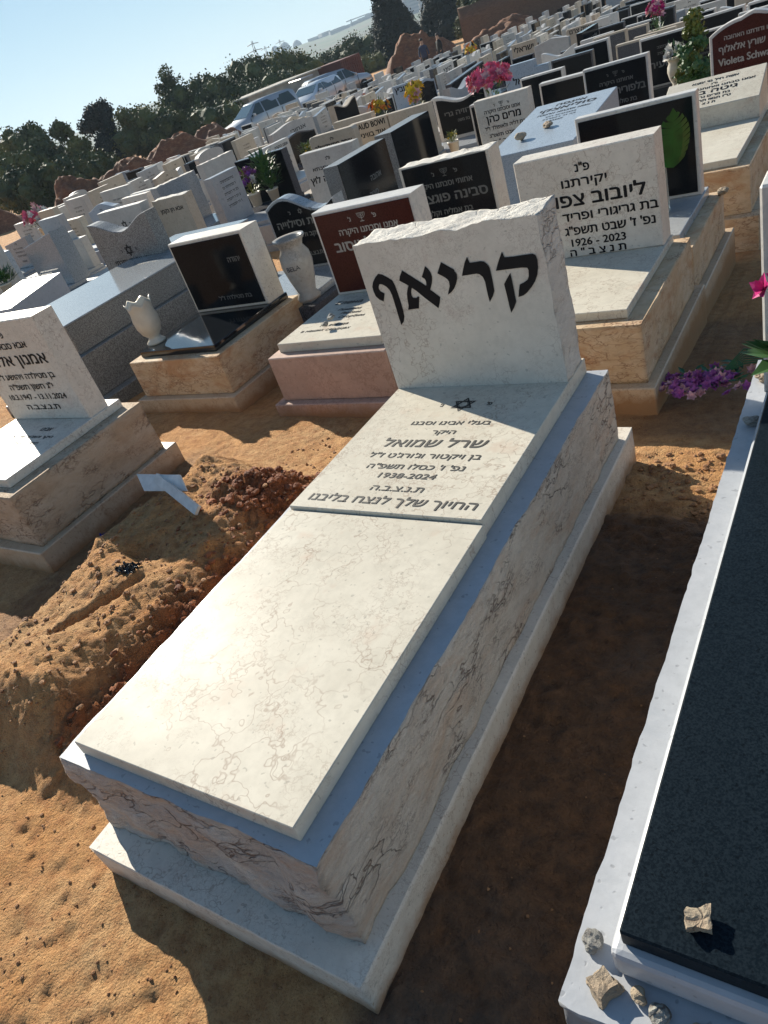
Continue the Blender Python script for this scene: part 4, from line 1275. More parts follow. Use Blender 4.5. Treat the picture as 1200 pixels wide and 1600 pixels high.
# magenta flower and leaves at the right headstone
t = empty('flower_vase', (1.415, 1.42, .545), 0, 'green leafed vase with one magenta bloom at the right edge against the black headstone', 'flowers')
obj('vase', lathe([(.04, 0), (.045, .02), (.035, .06), (.05, .12), (.045, .15)], 16), 'clay', t)
fb = bmesh.new()
for i in range(9):
    a = pi + rr.uniform(-1.3, 1.3)
    leaf(fb, Vector((-.02, 0, .12)) + Vector((cos(a), sin(a), 0)) * .02, Vector((cos(a), sin(a) * .6, rr.uniform(-.1, .9))), .11, .07)
tube([(0, 0, .1), (-.03, -.01, .2), (-.075, -.01, .30)], .003, .003, 4, fb)
obj('foliage', fb, 'leaf', t)
pb = bmesh.new()
blossom(pb, Vector((-.085, -.01, .305)), Vector((-.6, -.6, .5)), .036, rr, 5)
blossom(pb, Vector((-.05, -.02, .33)), Vector((-.2, -.6, .7)), .03, rr, 5)
obj('blossoms', pb, 'f_magenta', t)

# bouquet lying on the path
t = empty('bouquet', (.955, 2.50, -.005), radians(14), 'bunch of purple artificial flowers lying on the path', 'flowers')
pb, pw, fb = bmesh.new(), bmesh.new(), bmesh.new()
for i in range(90):
    u, v = rr.gauss(0, .088), rr.gauss(0, .05)
    bb = pw if rr.random() < .36 else pb
    blossom(bb, Vector((u - .03, v, .01 + .045 * rr.random() * exp(-(u * u + v * v) / .02))), Vector((rr.uniform(-.6, .3), rr.uniform(-.8, .3), .8)), .027, rr, 6)
for i in range(50):
    a = rr.uniform(0, 2 * pi)
    leaf(fb, Vector((rr.gauss(.03, .07), rr.gauss(.02, .05), .02)), Vector((cos(a), sin(a), .3)), .06, .022)
for i in range(7):
    tube([(.05, .02, .03), (.16, .06 + .01 * i, .05 + .006 * i), (.27, .09 + .016 * i, .03)], .0035, .003, 4, fb)
obj('purple_blossoms', pb, 'f_violet', t)
obj('pale_blossoms', pw, 'f_palepink', t)
obj('stems', fb, 'leaf_dk', t)


def pebble(x, y, z, r, label, mat='pebble', flat=.6, rz=0, group=None, ang=False, seed=0):
    b = bmesh.new()
    if ang:
        bmesh.ops.create_cube(b, size=1.5 * r)
        bmesh.ops.subdivide_edges(b, edges=b.edges[:], cuts=5, use_grid_fill=True)
    else:
        bmesh.ops.create_icosphere(b, subdivisions=3, radius=r)
    sd = Vector((seed * 3.1, seed * 1.3, 0))
    for v in b.verts:
        n_ = v.co / r
        k = 1 + .55 * noise.noise(n_ * 1.0 + sd) + .12 * noise.noise(n_ * 3.3 + sd) + .05 * noise.noise(n_ * 9 + sd)
        v.co *= k
        v.co.z *= flat
    zmin = min(v.co.z for v in b.verts)
    o = obj('pebble', b, mat)
    o.location = (x, y, z - zmin - .001)
    o.rotation_euler = (0, 0, rz)
    return tag(o, label, 'stone', group)


pebble(1.420, .045, .545, .019, 'squarish tan stone lying on the black slab', ang=True, flat=.55, rz=.3, seed=1)
pebble(1.276, .005, .450, .015, 'pitted grey stone nearest the front left corner of the marble frame', 'pebble_g', .8, seed=2)
pebble(1.306, -.045, .450, .021, 'flat brown stone in front of the marble frame corner', ang=True, flat=.6, rz=1.0, seed=3)
pebble(1.352, -.040, .450, .011, 'tiny tan stone beside the flat brown one', flat=.7, seed=4)
pebble(1.383, -.053, .450, .014, 'grey and white stone tucked under the marble frame edge', 'pebble_g', .7, seed=5)
pebble(1.436, -.055, .450, .014, 'long pale stone further along the marble frame edge', flat=.5, seed=6)
pebble(1.478, -.052, .450, .012, 'small grey stone near the bottom right corner', 'pebble_g', seed=7)
pebble(1.285, 1.70, .450, .020, 'tan stone on the marble ledge by the right headstone', flat=.6, seed=8)
pebble(1.288, 1.455, .450, .020, 'dark stone in shade on the marble ledge of the right grave', 'pebble_g', .6, seed=9)
pebble(-1.005, 2.69, .3875, .022, 'grey pebble on the Cyrillic slab, the upper of two', 'pebble_g', .7, seed=10)
pebble(-.985, 2.60, .3875, .018, 'grey pebble on the Cyrillic slab, the lower of two', 'pebble_g', .7, seed=11)
pebble(.745, 4.30, .25, .03, 'pebble on the corner of the grave with the black headstone', flat=.6, seed=12)
pebble(-1.0, 5.75, .525, .042, 'brown pebble on the pale blue tomb, the left one', flat=.7, seed=13)
pebble(-.83, 5.95, .54, .038, 'round tan pebble on the pale blue tomb, the right one', flat=.6, seed=14)

# metal grave marker on a stake
t = empty('grave_marker', (-.98, 1.22, .15), 0, 'blank white metal grave marker plate leaning on a stake in the mound', 'grave marker')
b = bmesh.new()
P0, P1, P2, P3 = [Vector(p) - Vector((-.98, 1.22, .15)) for p in ((-1.18, 1.24, .335), (-.90, 1.25, .335), (-.845, 1.205, .285), (-1.105, 1.185, .285))]
nn = (P1 - P0).cross(P3 - P0).normalized() * .003
f = [b.verts.new(p + nn) for p in (P0, P1, P2, P3)]
k = [b.verts.new(p - nn) for p in (P0, P1, P2, P3)]
b.faces.new(f); b.faces.new(k[::-1])
for i in range(4): b.faces.new((f[i], k[i], k[(i + 1) % 4], f[(i + 1) % 4]))
bmesh.ops.recalc_face_normals(b, faces=b.faces[:])
obj('plate', b, 'tin', t)
b = bmesh.new()
S0, S1 = Vector((-1.05, 1.235, .325)), Vector((-.73, 1.125, .25))
o_ = Vector((-.98, 1.22, .15))
dd_ = (S1 - S0).normalized()
w1 = Vector((.008, .012, .014)); w2 = dd_.cross(w1).normalized() * .008
vs_ = [b.verts.new(p - o_ + a + c) for p in (S0, S1) for a, c in ((w1, w2), (w1, -w2), (-w1, -w2), (-w1, w2))]
for i in range(4): b.faces.new((vs_[i], vs_[(i + 1) % 4], vs_[4 + (i + 1) % 4], vs_[4 + i]))
b.faces.new(vs_[:4][::-1]); b.faces.new(vs_[4:])
bmesh.ops.recalc_face_normals(b, faces=b.faces[:])
obj('stake', b, 'tin', t)

# litter
def crumple(name, x, y, z, sx, sy, sz, mat, label, cat, seed):
    b = bmesh.new()
    bmesh.ops.create_grid(b, x_segments=14, y_segments=14, size=1)
    for v in b.verts:
        q = v.co * 2.3 + Vector((seed, 0, 0))
        v.co = Vector((v.co.x * sx * (1 + .3 * noise.noise(q)), v.co.y * sy * (1 + .3 * noise.noise(q + Vector((4, 4, 4)))), sz * (abs(noise.noise(q * 1.7)) * 2 + abs(noise.noise(q * 4)) * .6)))
    o = obj(name, b, mat)
    o.location = (x, y, z)
    return tag(o, label, cat)


MT['plastic'] = plain('black_plastic', (.02, .022, .024), .25, .3)
MT['bluewrap'] = plain('blue_wrapper', (.01, .03, .30), .35, .3)
crumple('plastic_scrap', -.80, .77, ground_z(-.80, .77) + .004, .055, .028, .018, 'plastic', 'crumpled black plastic scrap on top of the soil mound', 'litter', 1)
crumple('wrapper', -1.50, 1.12, ground_z(-1.50, 1.12) + .01, .05, .03, .035, 'bluewrap', 'crumpled blue wrapper in the shade beside the left grave', 'litter', 7)


# ------------------------------------------------------------------ far scenery
MT['hillside'] = plain('dry_green_hillside', (.10, .115, .055), .95, .5, .02)
MT['field'] = plain('green_field', (.09, .15, .04), .95, .4, .05)
g = G('hills_cover')
co = g.coords(False)
c = g.mix(g.ramp(g.noise(co, .012, 5, .6), [(.4, 0.0), (.6, 1.0)]), (.07, .11, .035), (.11, .10, .06))
c = g.mix(g.ramp(g.noise(co, .05, 4, .7), [(.55, 0.0), (.62, .8)]), c, (.035, .055, .025))
MT['hillside'] = g.out(c, .95)
bm = bmesh.new()
rings, NA = 34, 240
CREST = [(-95, 10), (-60, 14), (-56, 13), (-50, 8), (-44, 12), (-41, 15), (-38, 15), (-35, 14), (-32, 15), (-29, 18), (-26, 20), (-10, 24), (30, 20)]


def crest_z(a):
    for (p, u), (q, v) in zip(CREST, CREST[1:]):
        if p <= a <= q: return u + (v - u) * (a - p) / (q - p)
    return 15


grid = []
for i in range(rings):
    d = 330 + (1900 - 330) * (i / (rings - 1)) ** 1.1
    rowv = []
    for j in range(NA):
        a = radians(-92 + 118 * j / (NA - 1))          # from +Y, clockwise positive
        t_ = sm(520, 1450, d)
        crest = crest_z(degrees(a)) + 2 * noise.noise(Vector((a * 25, 0, 1)))
        z = -12.5 + (crest + 12.5) * t_ + 2.5 * noise.noise(Vector((a * 16, d * .006, 3))) * t_ * (1 - t_) * 3 - 40 * sm(1600, 1900, d)
        if i == 0: z = -16
        rowv.append(bm.verts.new((CAM.x + d * sin(a), CAM.y + d * cos(a), z)))
    grid.append(rowv)
for r0, r1 in zip(grid, grid[1:]):
    for j in range(NA - 1):
        bm.faces.new((r0[j], r1[j], r1[j + 1], r0[j + 1]))
bmesh.ops.recalc_face_normals(bm, faces=bm.faces[:])
for f in bm.faces:
    f.smooth = True
    if f.normal.z < 0: f.normal_flip()
tag(obj('hills', bm, 'hillside'), kind='structure')

MT['cityw'] = plain('pale_render_wall', (.15, .16, .18), .8, .2, .05)
MT['cityg'] = plain('window_band', (.08, .09, .11), .4, .2, .05)


def at_dir(px, py, d):
    """direction of a picture point, at ground distance d (used once to lay out the far skyline)"""
    v = Vector([RC[0][k] * (px - 600) / 1143.95 + RC[1][k] * (py - 800) / 1143.95 + RC[2][k] for k in range(3)])
    v /= hypot(v.x, v.y)
    return CAM + v * d


# apartment blocks along the far ridge: azimuth in degrees from +Y, distance, width, depth, height, top
BL = []
rb = random.Random(21)
for i in range(46):
    u = rb.random()
    px = 490 + 170 * u
    BL.append((px, 60 - 72 * u + rb.uniform(-3, 12), rb.uniform(1250, 1500), rb.uniform(12, 30), rb.uniform(12, 26), 0))
for px, py in ((428, 72), (443, 66), (462, 63)):
    BL.append((px, py, 1430, 17, 17, 1))
for i in range(14):
    u = rb.random()
    BL.append((630 + 40 * u, -16 - 12 * u + rb.uniform(0, 16), rb.uniform(900, 1100), rb.uniform(12, 22), 16, 0))
bp = {}
for i, (px, py, d, wd, dp, rnd) in enumerate(BL):
    P = at_dir(px, py, d)
    base = -4.0
    h = max(10, P.z - base)
    if rnd not in bp:
        t = empty('apartment_block', (0, 0, 0))
        if rnd:
            prof = [(.5 * sqrt(max(0, 1 - max(0, (k_ - 6)) ** 2 / 17.0)), k_ / 10) for k_ in range(11)]
            obj('wall', lathe(prof, 14), 'cityw', t)
        else:
            obj('wall', box(-.5, .5, -.5, .5, 0, 1, 0), 'cityw', t)
            b = bmesh.new()
            for q in range(7):
                box(-.44, .44, -.505, -.5, .1 + .125 * q, .155 + .125 * q, 0, b)
            obj('window_bands', b, 'cityg', t)
        bp[rnd] = t
        note_kids()
    else:
        t = dup(bp[rnd])
    t.location = (P.x, P.y, base)
    t.scale = (wd, dp, h)
    t.rotation_euler = (0, 0, rb.uniform(.3, .9))
    tag(t, 'hazy round topped tower on the far ridge' if rnd else 'hazy pale apartment block on the far city ridge', 'building', 'towers on the far ridge' if rnd else 'city blocks on the far ridge')

# pylons and the tower crane
MT['steel'] = plain('grey_steel', (.16, .165, .17), .5, .2)
pyl = None
for px, py, d in ((393, 64, 420), (413, 72, 650), (436, 62, 700), (67, 213, 600), (650, -30, 650)):
    P = at_dir(px, py, d)
    if pyl is None:
        t = empty('pylon', (0, 0, 0))
        b = bmesh.new()
        for sx in (-1, 1):
            for sy in (-1, 1):
                tube([(sx * .09, sy * .09, 0), (sx * .035, sy * .035, .6), (sx * .012, sy * .012, 1)], .009, .006, 4, b)
        for k_ in range(9):
            z0_, z1_ = k_ / 9, (k_ + 1) / 9
            r0_, r1_ = .09 * (1 - z0_) + .012, .09 * (1 - z1_) + .012
            for s_ in (-1, 1):
                tube([(-r0_, s_ * r0_, z0_), (r1_, s_ * r1_, z1_)], .004, .004, 3, b)
                tube([(s_ * r0_, -r0_, z0_), (s_ * r1_, r1_, z1_)], .004, .004, 3, b)
        obj('mast', b, 'steel', t)
        for z_, l_ in ((.93, .13), (.80, .17), (.67, .14)):
            obj('cross_arm', tube([(-l_, 0, z_), (0, 0, z_ + .02), (l_, 0, z_)], .007, .007, 4), 'steel', t)
        pyl = t
        note_kids()
    else:
        t = dup(pyl)
    base = -12.0 if d > 500 else -8
    t.location = (P.x, P.y, base)
    s_ = P.z - base
    t.scale = (s_, s_, s_)
    t.rotation_euler = (0, 0, .7)
    tag(t, {420: 'nearest and darkest lattice power pylon, over the treetops', 650: 'thin hazy pylon beside the round towers', 700: 'faint pylon behind the first round tower', 600: 'small pylon at the far left between trees'}.get(d if px < 600 else 0, 'faint pylon above the cypress gap'), 'pylon')
P = at_dir(548, 30, 1400)
t = empty('tower_crane', (P.x, P.y, 0), .5, 'hazy tower crane over the far city ridge', 'crane')
obj('mast', box(-.8, .8, -.8, .8, 0, P.z, 0), 'steel', t)
obj('jib', box(-8, 30, -.6, .6, P.z - 2, P.z - .5, 0), 'steel', t)

# trees
g = G('tree_leaves')
co = g.coords(True)
c = g.mix(g.ramp(g.noise(co, .9, 3, .6), [(.35, 0.0), (.65, 1.0)]), (.020, .036, .009), (.085, .105, .026))
MT['tleaf'] = g.out(c, .75)
g = G('olive_tree_leaves')
co = g.coords(True)
c = g.mix(g.ramp(g.noise(co, .8, 3, .6), [(.35, 0.0), (.65, 1.0)]), (.055, .072, .014), (.135, .135, .030))
MT['tleaf_y'] = g.out(c, .75)
MT['tleaf_c'] = plain('cypress_leaves', (.012, .022, .012), .8, .5, 1.0)
MT['bark'] = plain('grey_brown_bark', (.12, .09, .065), .9, .4, 6.0)


def crown(kind, h, r, seed, n, ls):
    rr = random.Random(seed)
    b = bmesh.new()
    cl = []
    cnt = {'cypress': 60, 'sparse': 26, 'tall': 34}.get(kind, 38)
    for i in range(cnt):
        a = rr.uniform(0, 2 * pi)
        if kind == 'cypress':
            z = (i + .5) / cnt
            rad = r * (1 - z) ** .6 * rr.uniform(.3, .8)
            cl.append((Vector((rad * cos(a), rad * sin(a), (z * .95 + .03) * h)), r * (.40 - .27 * z)))
        elif kind == 'sparse':
            z = rr.uniform(.3, .95)
            rad = r * rr.uniform(.1, .9) * (1.2 - z)
            cl.append((Vector((rad * cos(a), rad * sin(a), z * h)), r * .2 * rr.uniform(.7, 1.3)))
        else:
            lo, ctr = (.16, .55) if kind == 'tall' else (.2, .55)
            z = lo + (.93 - lo) * rr.random()
            prof = sqrt(max(0.02, 1 - ((z - ctr) / .46) ** 2))
            rad = r * prof * rr.uniform(.25, .85)
            cl.append((Vector((rad * cos(a), rad * sin(a), z * h)), r * rr.uniform(.2, .34) * (.7 + .3 * prof)))
    if kind != 'sparse':
        for c_, cr in cl:
            q = bmesh.new()
            bmesh.ops.create_icosphere(q, subdivisions=2, radius=cr * .82)
            for v in q.verts:
                v.co = v.co * (1 + .5 * noise.noise(v.co * (2.2 / cr) + c_)) + c_
            merge(b, q)
    for i in range(n):
        c_, cr = rr.choice(cl)
        q = Vector((rr.gauss(0, 1), rr.gauss(0, 1), rr.gauss(0, 1))).normalized()
        q = c_ + q * cr * (rr.uniform(.75, 1.25) if rr.random() < .8 else rr.uniform(1.1, 1.6))
        if q.z < .02 * h: continue
        d_ = Vector((rr.uniform(-1, 1), rr.uniform(-1, 1), rr.uniform(-.2, 1) if kind == 'cypress' else rr.uniform(-1, 1))).normalized()
        s_ = ls * rr.uniform(.5, 1.4)
        u_ = d_.orthogonal().normalized()
        b.faces.new([b.verts.new(v) for v in (q - u_ * s_ * .35, q + d_ * s_ * .5, q + u_ * s_ * .35, q - d_ * s_ * .5)])
    return b, cl


def tree(px, py, d, kind, rad, label, mat, seed, n=2600, ls=.22, group=None, sink=0):
    n, ls = int(n * 2.2), ls * .72
    P = at_dir(px, py, d)
    z0 = gz(P.x, P.y) - sink
    h = P.z - z0
    t = empty('cypress_tree' if kind == 'cypress' else 'tree', (P.x, P.y, z0), 0, label, 'tree', group)
    b, cl = crown(kind, h, rad, seed, n, ls)
    obj('crown', b, mat, t)
    tb = tube([(0, 0, -.3), (.05, 0, h * .4), (0, .05, h * .8)], .035 * h, .012 * h, 6)
    for c_, cr in cl[:9]:
        tube([(0.02, 0, h * .28), tuple(c_ * .6 + Vector((0, 0, h * .05))), tuple(c_)], .014 * h, .005 * h, 4, tb)
    obj('trunk', tb, 'bark', t)


tree(20, 196, 55, 'broad', 1.9, 'dark spreading tree at the left edge of the skyline', 'tleaf', 1)
tree(45, 220, 50, 'broad', 1.6, 'dense dark bush tree right below the leftmost skyline tree', 'tleaf', 2)
tree(88, 186, 54, 'tall', .95, 'small tufted tree top left of the tall dark conical one', 'tleaf', 3, 1400, .18)
tree(114, 220, 52, 'broad', 1.3, 'yellow green round tree left of the tall dark one', 'tleaf_y', 4)
tree(143, 162, 58, 'tall', 1.5, 'tall dark tree with a pointed top at left of the big olive tree', 'tleaf_c', 5, 3600)
tree(166, 212, 56, 'broad', 1.2, 'dark shrub tree leaning beside the tall pointed one', 'tleaf_c', 6)
tree(214, 168, 55, 'broad', 2.3, 'big olive green round tree at left centre of the skyline', 'tleaf_y', 7, 4200)
tree(252, 106, 60, 'sparse', 1.9, 'tall thin tree with bare branches showing at its top', 'tleaf', 8, 2400, .2)
tree(290, 135, 60, 'broad', 2.8, 'dark broad tree right of the thin branching one', 'tleaf', 9, 4200)
tree(268, 182, 52, 'broad', 1.9, 'low dark green tree in front of the thin branching one', 'tleaf', 10, 3600)
tree(332, 130, 62, 'broad', 2.0, 'dark round tree left of the hazy hill gap', 'tleaf', 11, 3200)
tree(378, 98, 64, 'broad', 2.6, 'dark tree under the nearest power pylon', 'tleaf', 12, 3600)
tree(430, 88, 66, 'broad', 3.3, 'wide olive tinged tree above the beige shed', 'tleaf_y', 13, 4600)
tree(405, 120, 60, 'broad', 2.6, 'dark low tree directly behind the beige shed', 'tleaf', 14, 3600)
tree(483, 98, 85, 'broad', 1.9, 'small round tree above the shed roof', 'tleaf', 15, 1600)
tree(520, 80, 88, 'broad', 2.4, 'dark tree between the shed and the cypresses', 'tleaf', 16, 2400)
tree(555, 66, 86, 'broad', 3.2, 'broad dark tree left of the tall cypress', 'tleaf', 17, 3600)
tree(30, 268, 42, 'broad', 1.7, 'low leafy bush at the left edge above the dirt mound', 'tleaf', 18)
tree(85, 260, 44, 'broad', 1.6, 'low dark bush between the two left dirt mounds', 'tleaf', 19)
tree(140, 250, 46, 'broad', 1.6, 'low bush right of the first dirt mound', 'tleaf', 20)
tree(5, 245, 48, 'broad', 1.9, 'bush tree cut by the left edge of the picture', 'tleaf_y', 21)
tree(340, 170, 50, 'broad', 2.2, 'low bush left of the silver car', 'tleaf', 22)
tree(574, 95, 78, 'broad', 2.0, 'low bright bush at the foot of the tall cypress', 'tleaf_y', 23, 2000)
tree(590, -34, 80, 'cypress', 2.3, 'tall dark cypress, the left of the close pair', 'tleaf_c', 24, 7000, .24, None, .3)
tree(618, 4, 79, 'cypress', 2.2, 'shorter dark cypress, the right of the close pair', 'tleaf_c', 25, 5500, .24, None, .3)
tree(672, -55, 86, 'cypress', 2.6, 'big dark cypress cut by the top of the picture', 'tleaf_c', 26, 8000, .26)
tree(705, -55, 86, 'cypress', 2.7, 'big dark cypress touching the wall, cut by the top', 'tleaf_c', 27, 8000, .26)
tree(757, -35, 66, 'broad', 2.7, 'large dark green tree in front of the brown wall', 'tleaf', 28, 7500, .2)
tree(735, 20, 68, 'broad', 1.5, 'small dark bush at the foot of the large wall tree', 'tleaf', 29, 2000)
# climbing bush among the graves at the upper right
P = (-.62, 10.6)
t = empty('bush', (P[0], P[1], gz(*P) + .2), 0, 'yellow green climbing bush left of the dark red headstone', 'bush')
b, cl = crown('sparse', 1.0, .26, 77, 1500, .05)
obj('foliage', b, 'leaf_yl', t)
b, cl = crown('broad', .75, .26, 78, 1300, .05)
obj('lower_foliage', b, 'leaf', t)
obj('stems', tube([(0, 0, 0), (.02, 0, .5), (-.03, 0, .95)], .012, .006, 5), 'bark', t)


# heaps of red earth at the edge of the graveyard
def heap(x, y, rx, ry, h, rz, seed):
    b = bmesh.new()
    bmesh.ops.create_grid(b, x_segments=44, y_segments=30, size=1)
    ca, sa = cos(rz), sin(rz)
    for v in b.verts:
        u, q = v.co.x, v.co.y
        r = min(1, hypot(u, q))
        z = h * (1 - r * r) ** 1.1 * (1 + .35 * noise.fractal(Vector((u * 2 + seed, q * 2, 0)), .8, 2, 4)) + .06 * noise.noise(Vector((u * 9, q * 9, seed)))
        X, Y = u * rx, q * ry
        wx, wy = x + X * ca - Y * sa, y + X * sa + Y * ca
        v.co = Vector((wx, wy, gz(wx, wy) + z - .08))
    for f in b.faces: f.smooth = True
    tag(obj('dirt_mound', b, 'earth'), kind='structure')


MT['earth'] = rockface('heaped_red_earth', (.24, .10, .045), (.16, .065, .03), (.05, .025, .015), .9, rust=(.34, .17, .08))
heap(-21.6, 17.3, 1.6, 1.2, 1.35, .9, 1)
heap(-25.3, 22.7, 2.0, 1.3, 1.25, .8, 2)
heap(-26.5, 27.0, 2.6, 1.4, 1.3, .8, 3)
heap(-26.3, 29.6, 2.0, 1.4, 1.2, .8, 7)
heap(-30.5, 18.5, 2.2, 1.5, 1.3, .8, 8)
heap(-20.9, 41.8, 2.7, 1.8, 2.0, .5, 4)
heap(-17.6, 45.8, 3.2, 1.8, 1.2, .4, 5)

# brown wall behind the top of the graveyard
MT['wallm'] = rockface('brown_earthen_wall', (.17, .105, .065), (.12, .075, .05), (.05, .03, .02), .6)
o = obj('wall', gridbox(0, 34, -.2, .2, -2.6, 1.0, .8, ('-y', '+z'), .12, .3), 'wallm')
o.location = (-24.5, 55.5, 0)
o.rotation_euler = (0, 0, .28)
tag(o, 'long brown wall behind the top rows of graves', 'wall')

# beige site shed and rust red container
MT['shedw'] = plain('dusty_beige_sheet', (.46, .40, .33), .7, .3, 1.5)
MT['shedr'] = plain('pale_sheet_roof', (.60, .56, .48), .7, .3, 1.5)
MT['rust'] = plain('rust_red_steel', (.16, .05, .035), .7, .4, 2.0)
MT['dglass'] = plain('dark_window_glass', (.02, .025, .03), .15, .2)
t = empty('shed', (-30, 41.5, gz(-30, 41.5)), 0, 'long beige site shed with a pale roof behind the parked cars', 'shed')
b = gridbox(-3, 0, -4.0, 3.6, 0, 1.85, .3, (), 0)
obj('wall', b, 'shedw', t)
rb_ = bmesh.new()
for i in range(29):
    box(-3.2, .18, -4.2 + i * .278, -4.2 + i * .278 + .2, 1.86, 1.93, 0, rb_)
box(-3.2, .15, -4.25, 3.75, 1.852, 1.885, 0, rb_)
obj('roof', rb_, 'shedr', t)
for yw in (-2.4, -.2, 2.2):
    f_ = obj('window', box(.001, .03, yw - .45, yw + .45, .75, 1.35, 0), 'shedr', t)
    obj('pane', box(.031, .035, yw - .38, yw + .38, .82, 1.28, 0), 'dglass', f_)
t = empty('container', (-28.6, 47.0, gz(-28, 47)), .1, 'rust red shipping container at the right end of the shed', 'container')
b = bmesh.new()
box(-2.4, 0, -1.5, 1.5, 0, 2.0, .02, b)
for i in range(10): box(.0, .04, -1.4 + i * .3, -1.25 + i * .3, .1, 1.9, 0, b)
obj('body', b, 'rust', t)
obj('door', box(-1.2, -.1, -1.54, -1.50, .1, 1.9, .01), 'rust', t)

# parked cars
g = G('silver_car_paint')
MT['silver'] = g.out((.42, .44, .46), .3, Metallic=.5, Coat_Weight=.6)
g = G('white_car_paint')
MT['wpaint'] = g.out((.62, .64, .66), .3, Coat_Weight=.6)
MT['tyre'] = plain('tyre_rubber', (.02, .02, .02), .85, .2)
g = G('car_glass')
MT['carglass'] = g.out((.03, .05, .05), .05, Metallic=.0, Coat_Weight=.5)
MT['lamp'] = plain('headlight_lens', (.6, .6, .58), .1, .1)


def car(x, y, rz, paint, label, van=False, hatch=False):
    t = empty('parked_car', (x, y, gz(x, y)), rz, label, 'car')
    hr = 1.62 if van else 1.48
    b = bmesh.new()
    # cross sections: x, half width, sill z, shoulder z, top half width, top z
    ST = [(-2.2, .78, .42, .95, .70, 1.05), (-2.1, .86, .30, 1.0, .66, hr - .12 if van else 1.35), (-1.8, .88, .28, 1.02, .66, hr - .02), (-.6, .89, .28, 1.0, .68, hr), (.25, .89, .28, .98, .66, hr - .05),
          (1.15, .88, .28, .94, .72, 1.05), (1.9, .86, .30, .82, .70, .90), (2.2, .74, .36, .66, .60, .74)]
    R = []
    for X, hw, zb, zs_, tw, zt_ in ST:
        R.append([b.verts.new((X, s * wv, z)) for s, wv, z in ((1, hw * .94, zb), (1, hw, (zb + zs_) / 2), (1, hw * .985, zs_), (1, tw, zt_), (-1, tw, zt_), (-1, hw * .985, zs_), (-1, hw, (zb + zs_) / 2), (-1, hw * .94, zb))])
    for a, c in zip(R, R[1:]):
        for k in range(8):
            b.faces.new((a[k], a[(k + 1) % 8], c[(k + 1) % 8], c[k]))
    b.faces.new(R[0][::-1]); b.faces.new(R[-1])
    bmesh.ops.recalc_face_normals(b, faces=b.faces[:])
    bmesh.ops.bevel(b, geom=b.edges[:], offset=.03, segments=2, affect='EDGES')
    for f in b.faces: f.smooth = True
    obj('body', b, paint, t)

    def glass(P, nm='window'):
        b2 = bmesh.new()
        n_ = (Vector(P[1]) - Vector(P[0])).cross(Vector(P[2]) - Vector(P[0])).normalized()
        ctr = sum((Vector(p) for p in P), Vector()) / len(P)
        if n_.dot(ctr - Vector((0, 0, .9))) < 0: n_ = -n_
        f_ = [b2.verts.new(Vector(p) + n_ * .012) for p in P]
        k_ = [b2.verts.new(Vector(p) - n_ * .01) for p in P]
        b2.faces.new(f_)
        for i in range(len(P)):
            b2.faces.new((f_[i], k_[i], k_[(i + 1) % len(P)], f_[(i + 1) % len(P)]))
        bmesh.ops.recalc_face_normals(b2, faces=b2.faces[:])
        obj(nm, b2, 'carglass', t)
    lerp = lambda a, c, u: a + (c - a) * u
    glass([(1.10, -.68, 1.08), (1.10, .68, 1.08), (.36, .60, hr - .10), (.36, -.60, hr - .10)], 'windscreen')
    for s in (-1, 1):
        for xa, xb, xc, xd in ((.92, .10, .10, .36), (.02, -.85, -.85, .02), (-.93, -1.95, -1.75, -.93)):
            yb, yt = .885 * s, .69 * s
            glass([(xa, yb * .985, 1.03), (xb, yb * .985, 1.03), (xc, yt * 1.01, hr - .12), (xd, yt * 1.01, hr - .12)])
        obj('headlight', box(1.93, 2.12, s * .62 - .14, s * .62 + .14, .62, .76, .03, seg=2), 'lamp', t)
        obj('mirror', box(.72, .84, s * 1.0 - .09, s * 1.0 + .09, 1.0, 1.14, .03, seg=2), paint, t)
    for xw in (1.35, -1.4):
        for s in (-1, 1):
            wb = lathe([(.31, -.1), (.33, -.07), (.33, .07), (.31, .1)], 24)
            bmesh.ops.rotate(wb, verts=wb.verts[:], matrix=Matrix.Rotation(pi / 2, 3, 'X'))
            wh = obj('wheel', wb, 'tyre', t)
            wh.location = (xw, s * .82, .33)
            rbm = lathe([(.19, -.11), (.2, .11)], 16)
            bmesh.ops.rotate(rbm, verts=rbm.verts[:], matrix=Matrix.Rotation(pi / 2, 3, 'X'))
            obj('rim', rbm, 'silver', wh)
    obj('grille', box(2.19, 2.235, -.36, .36, .56, .68, .01), 'tyre', t)
    obj('number_plate', box(2.262, 2.27, -.26, .26, .46, .57, .004), 'f_yellow', t)
    for s in (-1, 1):
        for xs_ in (.98, -.02, -1.0):
            obj('door_seam', box(xs_, xs_ + .02, s * .893 - .006, s * .893 + .006, .34, .98, 0), 'tyre', t)
    obj('bumper', box(2.1, 2.26, -.74, .74, .38, .56, .04, seg=2), paint, t)
    if hatch:
        obj('tailgate', box(-2.9, -1.95, -.66, .66, hr + .18, hr + .24, .02), paint, t)
    return t


car(-26, 33, radians(-110), 'silver', 'silver car facing left at the edge of the graves', van=True)
car(-25.5, 37.5, radians(-85), 'wpaint', 'white car behind and right of the silver one', van=False)
car(-27.2, 42.6, radians(70), 'silver', 'car with its tailgate raised in front of the red container', van=True, hatch=True)


